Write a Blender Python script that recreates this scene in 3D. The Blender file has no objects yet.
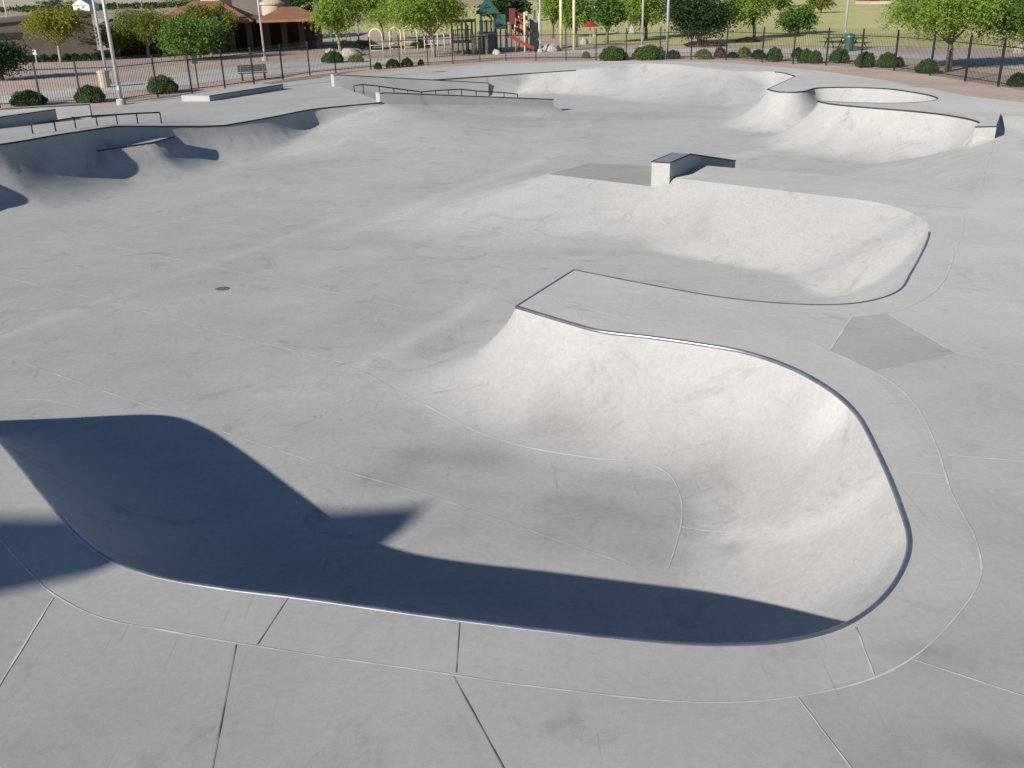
import bpy, bmesh, math, random
import numpy as np
from mathutils import Vector, Matrix
from mathutils.geometry import delaunay_2d_cdt
random.seed(7); RNG = np.random.default_rng(11)
scn = bpy.context.scene
COL = scn.collection
# ------------------------------------------------------------------ camera
CAM_H = 4.8; FOC = 950.0; CX, CY = 512, 384
pitch = math.atan(395 / FOC); roll = math.radians(1.6)
fw = np.array([0, math.cos(pitch), -math.sin(pitch)])
r0 = np.array([1., 0, 0]); u0 = np.cross(r0, fw)
RT = r0 * math.cos(roll) - u0 * math.sin(roll)
UP = r0 * math.sin(roll) + u0 * math.cos(roll)
CAM = np.array([0, 0, CAM_H])
cd = bpy.data.cameras.new('camera'); cam = bpy.data.objects.new('camera', cd); COL.objects.link(cam)
M = Matrix.Identity(4)
for i in range(3):
    M[i][0] = RT[i]; M[i][1] = UP[i]; M[i][2] = -fw[i]; M[i][3] = CAM[i]
cam.matrix_world = M
cd.sensor_width = 36; cd.lens = FOC / 1024 * 36; cd.clip_end = 8000; cd.clip_start = .1
scn.camera = cam

def ray(px, py):
    return fw * FOC + RT * (px - CX) + UP * (CY - py)
def un(px, py, z=0.):
    """point of the level z seen at a pixel of the survey photograph"""
    d = ray(px, py); return CAM + d * ((z - CAM_H) / d[2])
def up_to(base, py):
    """height above base at which a vertical post from base reaches picture row py"""
    lo, hi = 0., 40.
    for _ in range(40):
        m = (lo + hi) / 2
        q = base + np.array([0, 0, m]) - CAM
        y = CY - FOC * (q @ UP) / (q @ fw)
        if y > py: lo = m
        else: hi = m
    return lo
def mpp(p):
    """metres per pixel at point p"""
    return ((np.array(p) - CAM) @ fw) / FOC

# ------------------------------------------------------------------ materials
def newmat(name):
    m = bpy.data.materials.new(name); m.use_nodes = True
    nt = m.node_tree; b = nt.nodes['Principled BSDF']
    return m, nt, b
def N(nt, t, **kw):
    n = nt.nodes.new(t)
    for k, v in kw.items(): setattr(n, k, v)
    return n
def noise(nt, co, scale, detail=4, rough=.55, dist=0.):
    n = N(nt, 'ShaderNodeTexNoise'); n.inputs['Scale'].default_value = scale
    n.inputs['Detail'].default_value = detail; n.inputs['Roughness'].default_value = rough
    n.inputs['Distortion'].default_value = dist
    nt.links.new(co, n.inputs['Vector']); return n.outputs['Fac']
def maprange(nt, v, a, b, c, d):
    n = N(nt, 'ShaderNodeMapRange'); nt.links.new(v, n.inputs['Value'])
    for i, x in zip(('From Min', 'From Max', 'To Min', 'To Max'), (a, b, c, d)): n.inputs[i].default_value = x
    return n.outputs['Result']
def mul(nt, a, b, op='MULTIPLY'):
    n = N(nt, 'ShaderNodeMath', operation=op)
    for i, x in enumerate((a, b)):
        if isinstance(x, (int, float)): n.inputs[i].default_value = x
        else: nt.links.new(x, n.inputs[i])
    return n.outputs[0]
def mixc(nt, f, a, b):
    n = N(nt, 'ShaderNodeMix', data_type='RGBA')
    if isinstance(f, (int, float)): n.inputs['Factor'].default_value = f
    else: nt.links.new(f, n.inputs['Factor'])
    for k, x in ((6, a), (7, b)):
        if isinstance(x, tuple): n.inputs[k].default_value = (*x, 1)
        else: nt.links.new(x, n.inputs[k])
    return n.outputs[2]
def scalec(nt, c, f):
    n = N(nt, 'ShaderNodeVectorMath', operation='SCALE')
    if isinstance(c, tuple): n.inputs[0].default_value = c
    else: nt.links.new(c, n.inputs[0])
    nt.links.new(f, n.inputs['Scale']); return n.outputs[0]

def concrete(name, c0, c1, amp=1., tone=True, bump=.25, rough=.8, stain=.5):
    m, nt, b = newmat(name)
    g = N(nt, 'ShaderNodeNewGeometry'); co = g.outputs['Position']
    n1 = noise(nt, co, .35, 5, .6, .4); n2 = noise(nt, co, 1.7, 6, .65, .8); n3 = noise(nt, co, 14, 5, .7); n4 = noise(nt, co, 90, 3, .6)
    # trowel / wear streaks: stretched noise
    mp = N(nt, 'ShaderNodeMapping'); mp.inputs['Scale'].default_value = (.5, 2.6, 1.); mp.inputs['Rotation'].default_value = (0, 0, math.radians(24))
    nt.links.new(co, mp.inputs['Vector']); n5 = noise(nt, mp.outputs['Vector'], 1.6, 6, .7, .5)
    col = mixc(nt, maprange(nt, n1, .3, .7, 0, 1), c0, c1)
    f = maprange(nt, n2, .25, .75, 1 - .06 * amp, 1 + .05 * amp)
    f = mul(nt, f, maprange(nt, n5, .25, .75, 1 - .02 * amp, 1 + .02 * amp))
    f = mul(nt, f, maprange(nt, n3, .25, .75, 1 - .09 * amp, 1 + .08 * amp))
    f = mul(nt, f, maprange(nt, n4, .3, .7, .93, 1.06))
    # dark scuffs and stains with a shape of their own
    n6 = noise(nt, co, .8, 7, .72, 1.2)
    f = mul(nt, f, maprange(nt, n6, .56, .74, 1., 1 - .6 * stain))
    n7 = noise(nt, co, 5.5, 6, .75, 1.5)
    f = mul(nt, f, maprange(nt, n7, .62, .72, 1., 1 - .34 * stain))
    # hairline scuffs in two directions and a few fine cracks
    for ang, sc, th, am in ((62, 26, .665, .16), (-18, 20, .68, .13), (15, 34, .69, -.10)):
        m2 = N(nt, 'ShaderNodeMapping'); m2.inputs['Rotation'].default_value = (0, 0, math.radians(ang)); m2.inputs['Scale'].default_value = (sc, .9, 4.)
        nt.links.new(co, m2.inputs['Vector']); q = maprange(nt, noise(nt, m2.outputs['Vector'], 1., 3, .5, .3), th, th + .05, 0., am)
        q = mul(nt, q, maprange(nt, noise(nt, co, .55 + .1 * abs(am), 3, .5), .47, .62, 0., 1.))
        f = mul(nt, f, mul(nt, 1., q, 'SUBTRACT'))
    wv = N(nt, 'ShaderNodeVectorMath', operation='ADD'); nz = N(nt, 'ShaderNodeTexNoise'); nz.inputs['Scale'].default_value = 1.3; nz.inputs['Detail'].default_value = 5
    nt.links.new(co, nz.inputs['Vector']); nt.links.new(co, wv.inputs[0]); nt.links.new(nz.outputs['Color'], wv.inputs[1])
    vo = N(nt, 'ShaderNodeTexVoronoi', feature='DISTANCE_TO_EDGE'); vo.inputs['Scale'].default_value = .2; nt.links.new(wv.outputs[0], vo.inputs['Vector'])
    q = mul(nt, maprange(nt, vo.outputs['Distance'], .0004, .0018, .2, 0.), maprange(nt, noise(nt, co, .28, 2, .5), .56, .66, 0., 1.))
    f = mul(nt, f, mul(nt, 1., q, 'SUBTRACT'))
    n8 = noise(nt, co, 3.1, 2, .4)
    f = mul(nt, f, maprange(nt, n8, .76, .80, 1., 1 - .3 * stain))
    if tone:
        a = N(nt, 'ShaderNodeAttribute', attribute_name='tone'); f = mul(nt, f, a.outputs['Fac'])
        a2 = N(nt, 'ShaderNodeAttribute', attribute_name='stain'); f = mul(nt, f, mul(nt, 1., mul(nt, a2.outputs['Fac'], maprange(nt, n2, .3, .6, .5, 1.3)), 'SUBTRACT'))
    nt.links.new(scalec(nt, col, f), b.inputs['Base Color'])
    b.inputs['Roughness'].default_value = rough; b.inputs['Specular IOR Level'].default_value = .3; b.inputs['Diffuse Roughness'].default_value = .22
    bp = N(nt, 'ShaderNodeBump'); bp.inputs['Strength'].default_value = bump; bp.inputs['Distance'].default_value = .004
    nt.links.new(n4, bp.inputs['Height']); nt.links.new(bp.outputs[0], b.inputs['Normal'])
    return m
def plain(name, c, rough=.6, metal=0., var=.15, scale=6., spec=.4):
    m, nt, b = newmat(name)
    g = N(nt, 'ShaderNodeNewGeometry')
    f = maprange(nt, noise(nt, g.outputs['Position'], scale, 5, .65), .25, .75, 1 - var, 1 + var)
    nt.links.new(scalec(nt, c, f), b.inputs['Base Color'])
    b.inputs['Roughness'].default_value = rough; b.inputs['Metallic'].default_value = metal
    b.inputs['Specular IOR Level'].default_value = spec
    return m
def ground_mat(name, ca, cb, s1=.15, s2=3., dark=.25):
    m, nt, b = newmat(name)
    g = N(nt, 'ShaderNodeNewGeometry'); co = g.outputs['Position']
    col = mixc(nt, maprange(nt, noise(nt, co, s1, 6, .65, .5), .35, .65, 0, 1), ca, cb)
    f = maprange(nt, noise(nt, co, s2, 6, .75), .25, .75, 1 - dark, 1 + dark)
    f = mul(nt, f, maprange(nt, noise(nt, co, 40, 3, .7), .3, .7, .85, 1.15))
    nt.links.new(scalec(nt, col, f), b.inputs['Base Color']); b.inputs['Roughness'].default_value = .95
    b.inputs['Specular IOR Level'].default_value = .1
    return m
def leafmat(name, ca, cb):
    m, nt, b = newmat(name)
    a = N(nt, 'ShaderNodeAttribute', attribute_name='tone')
    col = mixc(nt, a.outputs['Fac'], ca, cb)
    nt.links.new(col, b.inputs['Base Color']); b.inputs['Roughness'].default_value = .6
    b.inputs['Specular IOR Level'].default_value = .25
    t = N(nt, 'ShaderNodeBsdfTranslucent'); nt.links.new(col, t.inputs['Color'])
    mx = N(nt, 'ShaderNodeMixShader'); mx.inputs[0].default_value = .42
    nt.links.new(b.outputs[0], mx.inputs[1]); nt.links.new(t.outputs[0], mx.inputs[2])
    nt.links.new(mx.outputs[0], nt.nodes['Material Output'].inputs['Surface'])
    return m

MT = dict(
    deck=concrete('deck_concrete', (.373, .362, .347), (.428, .418, .402), 1.0, stain=.42),
    bowl=concrete('bowl_concrete', (.366, .360, .358), (.428, .420, .410), 1.15, stain=.5),
    ledge=concrete('ledge_concrete', (.36, .36, .355), (.42, .415, .405), .8, tone=False, stain=.4),
    wedge=concrete('wedge_concrete', (.40, .395, .387), (.46, .455, .447), .8, tone=False, stain=.4),
    joint=plain('joint_sealant', (.60, .60, .58), .8, 0, .35, 3.),
    wax=plain('waxed_concrete', (.25, .255, .275), .5, 0, .25, 6.),
    fjoint=plain('worn_joint', (.51, .505, .49), .85, 0, .3, 2.),
    crack=plain('joint_dirt', (.16, .155, .15), .9, 0, .4, 5.),
    steel=plain('worn_steel', (.27, .28, .32), .38, .75, .35, 2.5),
    edge=plain('dark_steel_edge', (.05, .055, .06), .5, .5, .2, 4.),
    rail=plain('rail_black_paint', (.02, .022, .024), .45, .2, .2, 5.),
    fence=plain('fence_black_paint', (.024, .024, .025), .5, .1, .2, 5.),
    galv=plain('galvanised_steel', (.50, .51, .52), .45, .35, .1, 2.),
    cream=plain('cream_paint', (.62, .55, .36), .5, 0, .08, 2.),
    dirt=ground_mat('pink_tan_gravel', (.47, .36, .295), (.56, .44, .37), .25, 4., .2),
    desert=ground_mat('desert_soil', (.36, .28, .18), (.44, .35, .23), .03, .6, .25),
    paver=ground_mat('pink_plaza', (.42, .33, .29), (.50, .40, .36), .2, 3., .15),
    path=ground_mat('path_concrete', (.50, .47, .44), (.58, .55, .52), .2, 3., .1),
    grass=ground_mat('dry_lawn', (.48, .45, .18), (.58, .53, .27), .05, 1.2, .22),
    sand=ground_mat('playground_sand', (.40, .34, .27), (.47, .40, .33), .3, 3., .15),
    bark=plain('bark', (.17, .13, .095), .9, 0, .3, 8.),
    palebark=plain('pale_bark', (.30, .26, .19), .9, 0, .25, 8.),
    stucco=ground_mat('grey_brown_stucco', (.155, .13, .115), (.185, .155, .135), .4, 4., .1),
    shadewall=ground_mat('brown_wall_with_shade', (.10, .08, .065), (.13, .105, .088), .4, 4., .15),  # brown darkened to carry the shade under the roof overhang
    roof=ground_mat('rust_tile_roof', (.27, .12, .07), (.36, .18, .11), .6, 6., .25),
    tan=ground_mat('tan_stucco', (.44, .36, .28), (.49, .41, .33), .4, 4., .1),
    stone=ground_mat('pale_stone_wall', (.48, .42, .33), (.60, .54, .45), 1.4, 5., .25),
    rock=ground_mat('boulder', (.34, .30, .27), (.46, .42, .38), 1., 6., .25),
    paintgreen=plain('green_paint', (.03, .09, .075), .5, 0, .1),
    paintred=plain('red_plastic', (.33, .035, .03), .4, 0, .12),
    maroon=plain('maroon_paint', (.13, .03, .03), .5, 0, .12),
    brownslat=plain('bench_brown', (.075, .055, .045), .6, .1, .2),
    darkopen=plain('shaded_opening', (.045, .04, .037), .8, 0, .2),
    darkframe=plain('iron_frame', (.2, .2, .2), .7, .2, .2),
    white=plain('white_paint', (.75, .74, .70), .5, 0, .06),
    teal=plain('teal_plastic', (.03, .17, .15), .4, 0, .1),
    drain=plain('cast_iron', (.26, .26, .26), .6, .2, .3, 20.),
    castergrey=plain('shadow_caster_grey', (.16, .17, .18), .8),  # surface of the unseen slab added to cast shade
    l_shrub=leafmat('shrub_leaf', (.055, .11, .026), (.15, .235, .07)),
    l_dark=leafmat('dark_leaf', (.018, .045, .014), (.06, .11, .035)),
    l_green=leafmat('green_leaf', (.06, .135, .022), (.19, .30, .065)),
    l_light=leafmat('mesquite_leaf', (.15, .25, .032), (.37, .48, .095)),
    l_yellow=leafmat('palo_verde_bloom', (.17, .18, .015), (.36, .36, .05)),
    l_olive=leafmat('olive_leaf', (.12, .15, .028), (.30, .33, .07)),
    l_red=leafmat('reddish_leaf', (.07, .03, .025), (.17, .07, .06)),
)

# ------------------------------------------------------------------ object helpers
def tag(o, label=None, cat=None, group=None, kind=None):
    if label: o['label'] = label
    if cat: o['category'] = cat
    if group: o['group'] = group
    if kind: o['kind'] = kind
    return o
def empty(name, loc, rz=0.):
    o = bpy.data.objects.new(name, None); o.location = Vector(loc); o.rotation_euler = (0, 0, rz)
    o.empty_display_size = .3; COL.objects.link(o); return o
class MB:
    """collects polygons in world (or local) coordinates, links them as one mesh"""
    def __init__(s): s.v = []; s.f = []
    def poly(s, pts):
        k = len(s.v); s.v += [tuple(map(float, p)) for p in pts]; s.f.append(tuple(range(k, k + len(pts)))); return s
    def add(s, vs, fs):
        k = len(s.v); s.v += [tuple(map(float, p)) for p in vs]; s.f += [tuple(i + k for i in f) for f in fs]; return s
    def box(s, c, sz, rz=0., tilt=None):
        R = Matrix.Rotation(rz, 3, 'Z')
        if tilt: R = R @ tilt
        vs = [Vector(c) + R @ Vector((x * sz[0] / 2, y * sz[1] / 2, z * sz[2] / 2)) for z in (-1, 1) for y in (-1, 1) for x in (-1, 1)]
        return s.add(vs, [(0, 2, 3, 1), (4, 5, 7, 6), (0, 1, 5, 4), (2, 6, 7, 3), (0, 4, 6, 2), (1, 3, 7, 5)])
    def prism(s, bottom, top):
        n = len(bottom)
        return s.add(list(bottom) + list(top), [tuple(range(n))[::-1], tuple(range(n, 2 * n))] + [(i, (i + 1) % n, n + (i + 1) % n, n + i) for i in range(n)])
    def tube(s, pts, rad, n=8, cap=True):
        pts = [Vector(p) for p in pts]; rads = rad if isinstance(rad, (list, tuple)) else [rad] * len(pts)
        vs = []; fs = []; ref = None
        for i, p in enumerate(pts):
            t = (pts[min(i + 1, len(pts) - 1)] - pts[max(i - 1, 0)]).normalized()
            if ref is None or abs(t.dot(ref)) > .98:
                ref = Vector((0, 0, 1)) if abs(t.z) < .9 else Vector((1, 0, 0))
            a = t.cross(ref).normalized(); b = a.cross(t); ref = b
            for k in range(n):
                w = 2 * math.pi * k / n; vs.append(p + (a * math.cos(w) + b * math.sin(w)) * rads[i])
        for i in range(len(pts) - 1):
            for k in range(n):
                fs.append((i * n + k, i * n + (k + 1) % n, (i + 1) * n + (k + 1) % n, (i + 1) * n + k))
        if cap: fs += [tuple(range(n))[::-1], tuple(range((len(pts) - 1) * n, len(pts) * n))]
        return s.add(vs, fs)
    def cone(s, c, r0_, r1_, h, n=24):
        return s.tube([Vector(c), Vector(c) + Vector((0, 0, h))], [r0_, max(r1_, .001)], n)
    def build(s, name, mat, parent=None, smooth=False, bevel=0.):
        me = bpy.data.meshes.new(name); me.from_pydata(s.v, [], s.f); me.validate()
        bm = bmesh.new(); bm.from_mesh(me); bmesh.ops.recalc_face_normals(bm, faces=bm.faces)
        if bevel:
            es = [e for e in bm.edges if len(e.link_faces) == 2 and e.calc_face_angle(0) > .6]
            bmesh.ops.bevel(bm, geom=es, offset=bevel, segments=2, profile=.5, affect='EDGES')
        bm.to_mesh(me); bm.free()
        me.materials.append(mat)
        if smooth: me.polygons.foreach_set('use_smooth', [True] * len(me.polygons))
        o = bpy.data.objects.new(name, me); COL.objects.link(o)
        if parent is not None: o.parent = parent
        return o
def copy_tree(o, parent=None):
    c = o.copy(); COL.objects.link(c)
    if parent is not None: c.parent = parent
    for ch in [x for x in bpy.data.objects if x.parent == o]: copy_tree(ch, c)
    return c

# ------------------------------------------------------------------ skate park height field
# rim: the outline of the sunken floor.  each entry: (px, py, z, run, kind, sharp, coping) ; kind 0 = quarter pipe arc, 1 = flat bank
NEAR = 2.15
rimspec = []
def R(pts, z, run, kind=0, cop=True, sharp=()):
    for i, p in enumerate(pts):
        zz = z[i] if isinstance(z, (list, tuple)) else z
        xy = un(p[0], p[1], zz)[:2] if len(p) == 2 else np.array(p[1:3])
        rr = run[i] if isinstance(run, (list, tuple)) else run
        rimspec.append((xy[0], xy[1], zz, rr, kind, (i in sharp), cop))
# A near bowl
R([(0, -14, 11.4), (0, -9.5, 11.5), (0, -7.6, 11.5), (0, -6.9, 11.05), (0, 443), (40, 492), (75, 533), (105, 557), (150, 575), (220, 588), (300, 598), (450, 619), (600, 637), (680, 644), (740, 645),
   (790, 641), (840, 628), (880, 602), (904, 569), (911, 540), (900, 500), (880, 453), (857, 412), (830, 388), (790, 366), (745, 351), (700, 343), (650, 336), (600, 330), (570, 322), (517, 306)],
  0, NEAR, 0, True, (30,))
# B island back edge and middle bowl
R([(574, 270), (637, 282.5), (712, 296), (762, 302), (822, 305), (862, 302.5), (897, 292), (912, 272), (930, 232)], 0, NEAR, 0, True, (0,))
R([(926, 222), (907, 211), (875, 202), (819, 195), (734, 185), (676, 178)], 0, 2.6, 1, False, (5,))
# C flat top behind the middle bowl
R([(652, 186.5), (548, 174)], -.24, [2.7, 5.0], 1, False, (0, 1))
R([(590, 163), (652, 166)], -.24, [5.0, 4.4], 1, False, (0, 1))
R([(700, 165), (740, 168.5), (860, 178), (975, 192)], 0, [4.6, 4.6, 4.4, 4.2], 1, False, (0, 3))
R([(0, 15.52, 30.72), (0, 14.96, 30.76)], 0, [4.2, .5], 1, False, (0, 1))
# D right back bowl, raised deck
ZB = .36
R([(0, 15.08, 31.0)], ZB, 1.2, 0, False, (0,))
R([(980.5, 123), (970, 119), (945, 114.5), (910, 110.6), (875, 107.8), (845, 105.2), (829, 103.4), (818, 101)], ZB, 2.6, 0, True, (7,))
R([(845, 102.2), (875, 103), (905, 102.9), (928, 101.4), (938, 98.8), (930, 95), (911, 91.5), (885, 88.3), (845, 87), (817, 87.7), (806, 90.5), (795, 92), (780, 91.7), (768, 89)], ZB - .04, 2.3, 0, True, (13,))
R([(796, 76), (775, 71.8)], [.22, .2], 3.2, 0, True, (0,))
R([(737, 71), (706, 68), (675, 64.4), (634, 63.5), (603, 67.5)], [.25, .35, .42, .35, .2], [4.5, 5, 5, 4.2, 3.], 1, False)
R([(576, 70), (531, 73)], [.08, 0], [1.8, 1.3], 0, True, (1,))
# E back wall, stairs bank
R([(0, 1.2, 61.0), (0, -9.2, 55.9)], 0, .12, 1, True, (0, 1))
R([(0, -9.0, 55.2), (0, -5.72, 46.1)], [0, .1], 8.0, 1, False, (0, 1))
# F left wall
R([(381, 102), (345, 105.5), (312, 109), (270, 117), (225, 125), (200, 126), (160, 126), (115, 126), (60, 134), (0, 144)],
  [.12, .11, .1, .07, .0, .08, .27, .53, .62, .66], [1.7, 1.6, 1.6, 1.65, 1.7, 1.8, 2.1, 2.5, 2.7, 2.7], 0, True)
R([(0, -17.6, 29.2), (0, -17.75, 27.0), (0, -20.8, 25.2), (0, -24.5, 24.0), (0, -24.5, 16.), (0, -19, 12.2)], [.6, .6, .5, .4, .2, 0], 2.2, 0, True)

def catmull(P, sharp, step):
    """dense closed loop through P (columns interpolated); sharp vertices break the curve"""
    n = len(P); out = []
    for i in range(n):
        p0, p1, p2, p3 = P[i - 1], P[i], P[(i + 1) % n], P[(i + 2) % n]
        if sharp[i]: p0 = 2 * p1 - p2
        if sharp[(i + 1) % n]: p3 = 2 * p2 - p1
        if sharp[i] and sharp[(i + 1) % n]: p0 = p1 - (p2 - p1); p3 = p2 + (p2 - p1)
        L = np.linalg.norm(p2[:2] - p1[:2]); k = max(1, int(L / step(p1)))
        d1 = max(np.linalg.norm(p1[:2] - p0[:2]), .05) ** .5; d2 = max(L, .05) ** .5; d3 = max(np.linalg.norm(p3[:2] - p2[:2]), .05) ** .5
        m1 = ((p1 - p0) / d1 - (p2 - p0) / (d1 + d2) + (p2 - p1) / d2) * d2
        m2 = ((p2 - p1) / d2 - (p3 - p1) / (d2 + d3) + (p3 - p2) / d3) * d2
        for j in range(k):
            t = j / k
            q = (2 * t**3 - 3 * t**2 + 1) * p1 + (t**3 - 2 * t**2 + t) * m1 + (-2 * t**3 + 3 * t**2) * p2 + (t**3 - t**2) * m2
            q[2] = p1[2] * (1 - t) + p2[2] * t; q[3] = p1[3] * (1 - t) + p2[3] * t
            out.append((*q, i))
    return out
P = np.array([[r[0], r[1], r[2], r[3]] for r in rimspec]); SH = [r[5] for r in rimspec]
loop = catmull(P, SH, lambda p: .09 if p[1] < 19 else (.16 if p[1] < 32 else .3))
RX = np.array([[q[0], q[1]] for q in loop]); RZ = np.array([q[2] for q in loop]); RR = np.array([q[3] for q in loop])
RI = [q[4] for q in loop]
KIND = np.array([rimspec[i][4] if rimspec[(i + 1) % len(rimspec)][4] == rimspec[i][4] or rimspec[i][4] == 1 else rimspec[i][4] for i in RI])
COPF = [rimspec[i][6] and rimspec[(i + 1) % len(rimspec)][6] for i in RI]

def sstep(a, b, x):
    t = np.clip((x - a) / (b - a), 0, 1); return t * t * (3 - 2 * t)
def floor_z(x, y):
    return -1.3 + .15 * sstep(24, 48, y) + 0 * x
# extra bumps inside the floor: hip with a small platform on the left wall, transition along the first hubba ledge
LD0 = un(380, 102, .12)[:2]; LD1 = np.array([2.55, 50.75]); LDD = (LD1 - LD0) / np.linalg.norm(LD1 - LD0)
bx, bz, br = [], [], []
for t in np.linspace(0, 1, 120):
    p = LD0 + (LD1 - LD0) * t; bx.append(p); bz.append(.1 + t * -.92); br.append(1.6 - .9 * t)
HZ = -.115
HIP = [un(98, 151, HZ)[:2], un(127, 146.5, HZ)[:2], un(153, 142.7, HZ)[:2], un(174, 137, HZ)[:2]]
HIPPOLY = np.array(HIP + [np.array([-13.2, 37.6]), np.array([-14.6, 35.2])])
for a, b in zip(HIP[:-1], HIP[1:]):
    for t in np.linspace(0, 1, 70): bx.append(a + (b - a) * t); bz.append(HZ); br.append(2.1)
BX = np.array(bx); BZ = np.array(bz); BR = np.array(br)
SX = np.vstack([RX, BX]); SZ = np.r_[RZ, BZ]; SR = np.r_[RR, BR]; SK = np.r_[KIND, np.zeros(len(BX))]

def inside(poly, p):
    x, y = p[:, 0], p[:, 1]; c = np.zeros(len(p), bool); n = len(poly)
    for i in range(n):
        x1, y1 = poly[i]; x2, y2 = poly[(i + 1) % n]
        if y1 == y2: continue
        c ^= ((y1 > y) != (y2 > y)) & (x < (x2 - x1) * (y - y1) / (y2 - y1) + x1)
    return c
def bowl_z(p):
    p = np.asarray(p, float); out = np.empty(len(p))
    for s in range(0, len(p), 2000):
        q = p[s:s + 2000]; zf = floor_z(q[:, 0], q[:, 1])
        d = np.sqrt((q[:, None, 0] - SX[None, :, 0]) ** 2 + (q[:, None, 1] - SX[None, :, 1]) ** 2)
        D = np.maximum(SZ[None] - zf[:, None], .01); run = SR[None]
        u = np.clip(run - d, 0, None)
        Rr = (run ** 2 + D ** 2) / (2 * D)
        h0 = np.where(run > D, Rr - np.sqrt(np.maximum(Rr ** 2 - u ** 2, 0)), D * (u / run) ** 2.4)
        h1 = D * (u / run) ** np.clip(1.12 + .14 * (run - 2.6), 1.12, 1.45)
        h = np.where(SK[None] > .5, h1, h0)
        out[s:s + 2000] = zf + h.max(1)
    ih = inside(HIPPOLY, p); out[ih] = np.maximum(out[ih], HZ)
    return out
anch = np.array([(-30, -12, 0), (-12, -5, 0), (0, 0, 0), (12, 0, 0), (14, 12, 0), (16, 22, 0), (18, 28, .0), (22, 34, .15), (25, 45, .2), (20, 54, .2), (14, 62, .2), (4, 66, .05), (-6, 66, 0), (-14, 58, 0), (-20, 50, 0), (-24, 44, .1), (-30, 36, .4), (-36, 20, .3)], float)
DX = np.vstack([RX[::3], anch[:, :2]]); DZ = np.r_[RZ[::3], anch[:, 2]]; DW = np.r_[np.ones(len(RX[::3])) * np.where(RX[::3, 1] < 19, .09, np.where(RX[::3, 1] < 32, .16, .3)), np.ones(len(anch)) * 4.]
WG0 = un(994.5, 138.6, 0); WG1 = un(1001, 114, ZB + .02); WG2 = un(973, 139, 0)
_dw = (WG1 - WG0)[:2]; _rw = np.array([_dw[1], -_dw[0]]) / np.linalg.norm(_dw); _lw = (WG2 - WG0)[:2]
_ex = [(*(WG0[:2] + _dw * t + _rw * o_), .36 * max(0, (t - .62) / .38)) for t in np.linspace(-.15, 1, 14) for o_ in (.12, .5)] + [(*(WG0[:2] + _lw * t - _dw / np.linalg.norm(_dw) * .15), 0.) for t in np.linspace(0, .9, 6)]
_ex = np.array(_ex); DX = np.vstack([DX, _ex[:, :2]]); DZ = np.r_[DZ, _ex[:, 2]]; DW = np.r_[DW, np.full(len(_ex), .5)]
# the flat on the left of the ledge is lower only by a step: keep it out of the interpolation
keep = DZ > -.2; DX, DZ, DW = DX[keep], DZ[keep], DW[keep]
FLATPOLY = np.array([un(652, 186.5, -.24)[:2], un(548, 174, -.24)[:2], un(590, 163, -.24)[:2], un(652, 166, -.24)[:2], un(680, 166, 0)[:2], un(668, 178.5, 0)[:2]])
def deck_z(p):
    p = np.asarray(p, float); out = np.empty(len(p))
    for s in range(0, len(p), 2000):
        q = p[s:s + 2000]
        d2 = (q[:, None, 0] - DX[None, :, 0]) ** 2 + (q[:, None, 1] - DX[None, :, 1]) ** 2 + .02
        w = DW[None] / d2 ** 1.6
        out[s:s + 2000] = (w * DZ[None]).sum(1) / w.sum(1)
    fade = 1 - sstep(70, 110, p[:, 1]); out *= fade
    fl = inside(FLATPOLY, p); out[fl] = -.24
    return out
def surf_z(p):
    p = np.asarray(p, float); ins = inside(RX, p); out = deck_z(p)
    if ins.any(): out[ins] = bowl_z(p[ins])
    return out
def surf(px, py, n=500):
    """first point of the concrete seen at a pixel"""
    d = ray(px, py); d = d / np.linalg.norm(d)
    ta = (1.2 - CAM_H) / d[2]; tb = (-1.45 - CAM_H) / d[2]
    for _ in range(2):
        t = np.linspace(ta, tb, n); pts = CAM + d * t[:, None]
        under = pts[:, 2] < surf_z(pts[:, :2]); k = int(np.argmax(under)) if under.any() else n - 1
        ta, tb = t[max(k - 1, 0)], t[k]
    return CAM + d * tb
def gz(px, py):
    """point of the deck / outside ground at a pixel"""
    z = 0.
    for _ in range(12):
        p = un(px, py, z); z = .5 * z + .5 * float(deck_z(p[None, :2])[0])
    return un(px, py, z)

# deck outline (kerbless edge against the gravel)
deckpx = [(1060, 109), (1024, 102.5), (968, 96), (893, 81.5), (818, 70.5), (768, 66), (730, 63.2), (690, 61.6), (640, 60.9), (590, 61.2), (540, 62.6), (470, 65.5), (406, 70), (350, 76), (300, 80.5), (266, 84.5), (240, 88), (185, 95.5), (150, 101), (120, 106), (92, 110)]
deckpoly = [gz(*p)[:2] for p in deckpx] + [np.array(q) for q in ((-26., 43.), (-33., 36.), (-38., 22.), (-34., -6.), (-14., -12.), (14., -12.), (34., 6.), (34., 30.))]
deckpoly = np.array(deckpoly)

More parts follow.
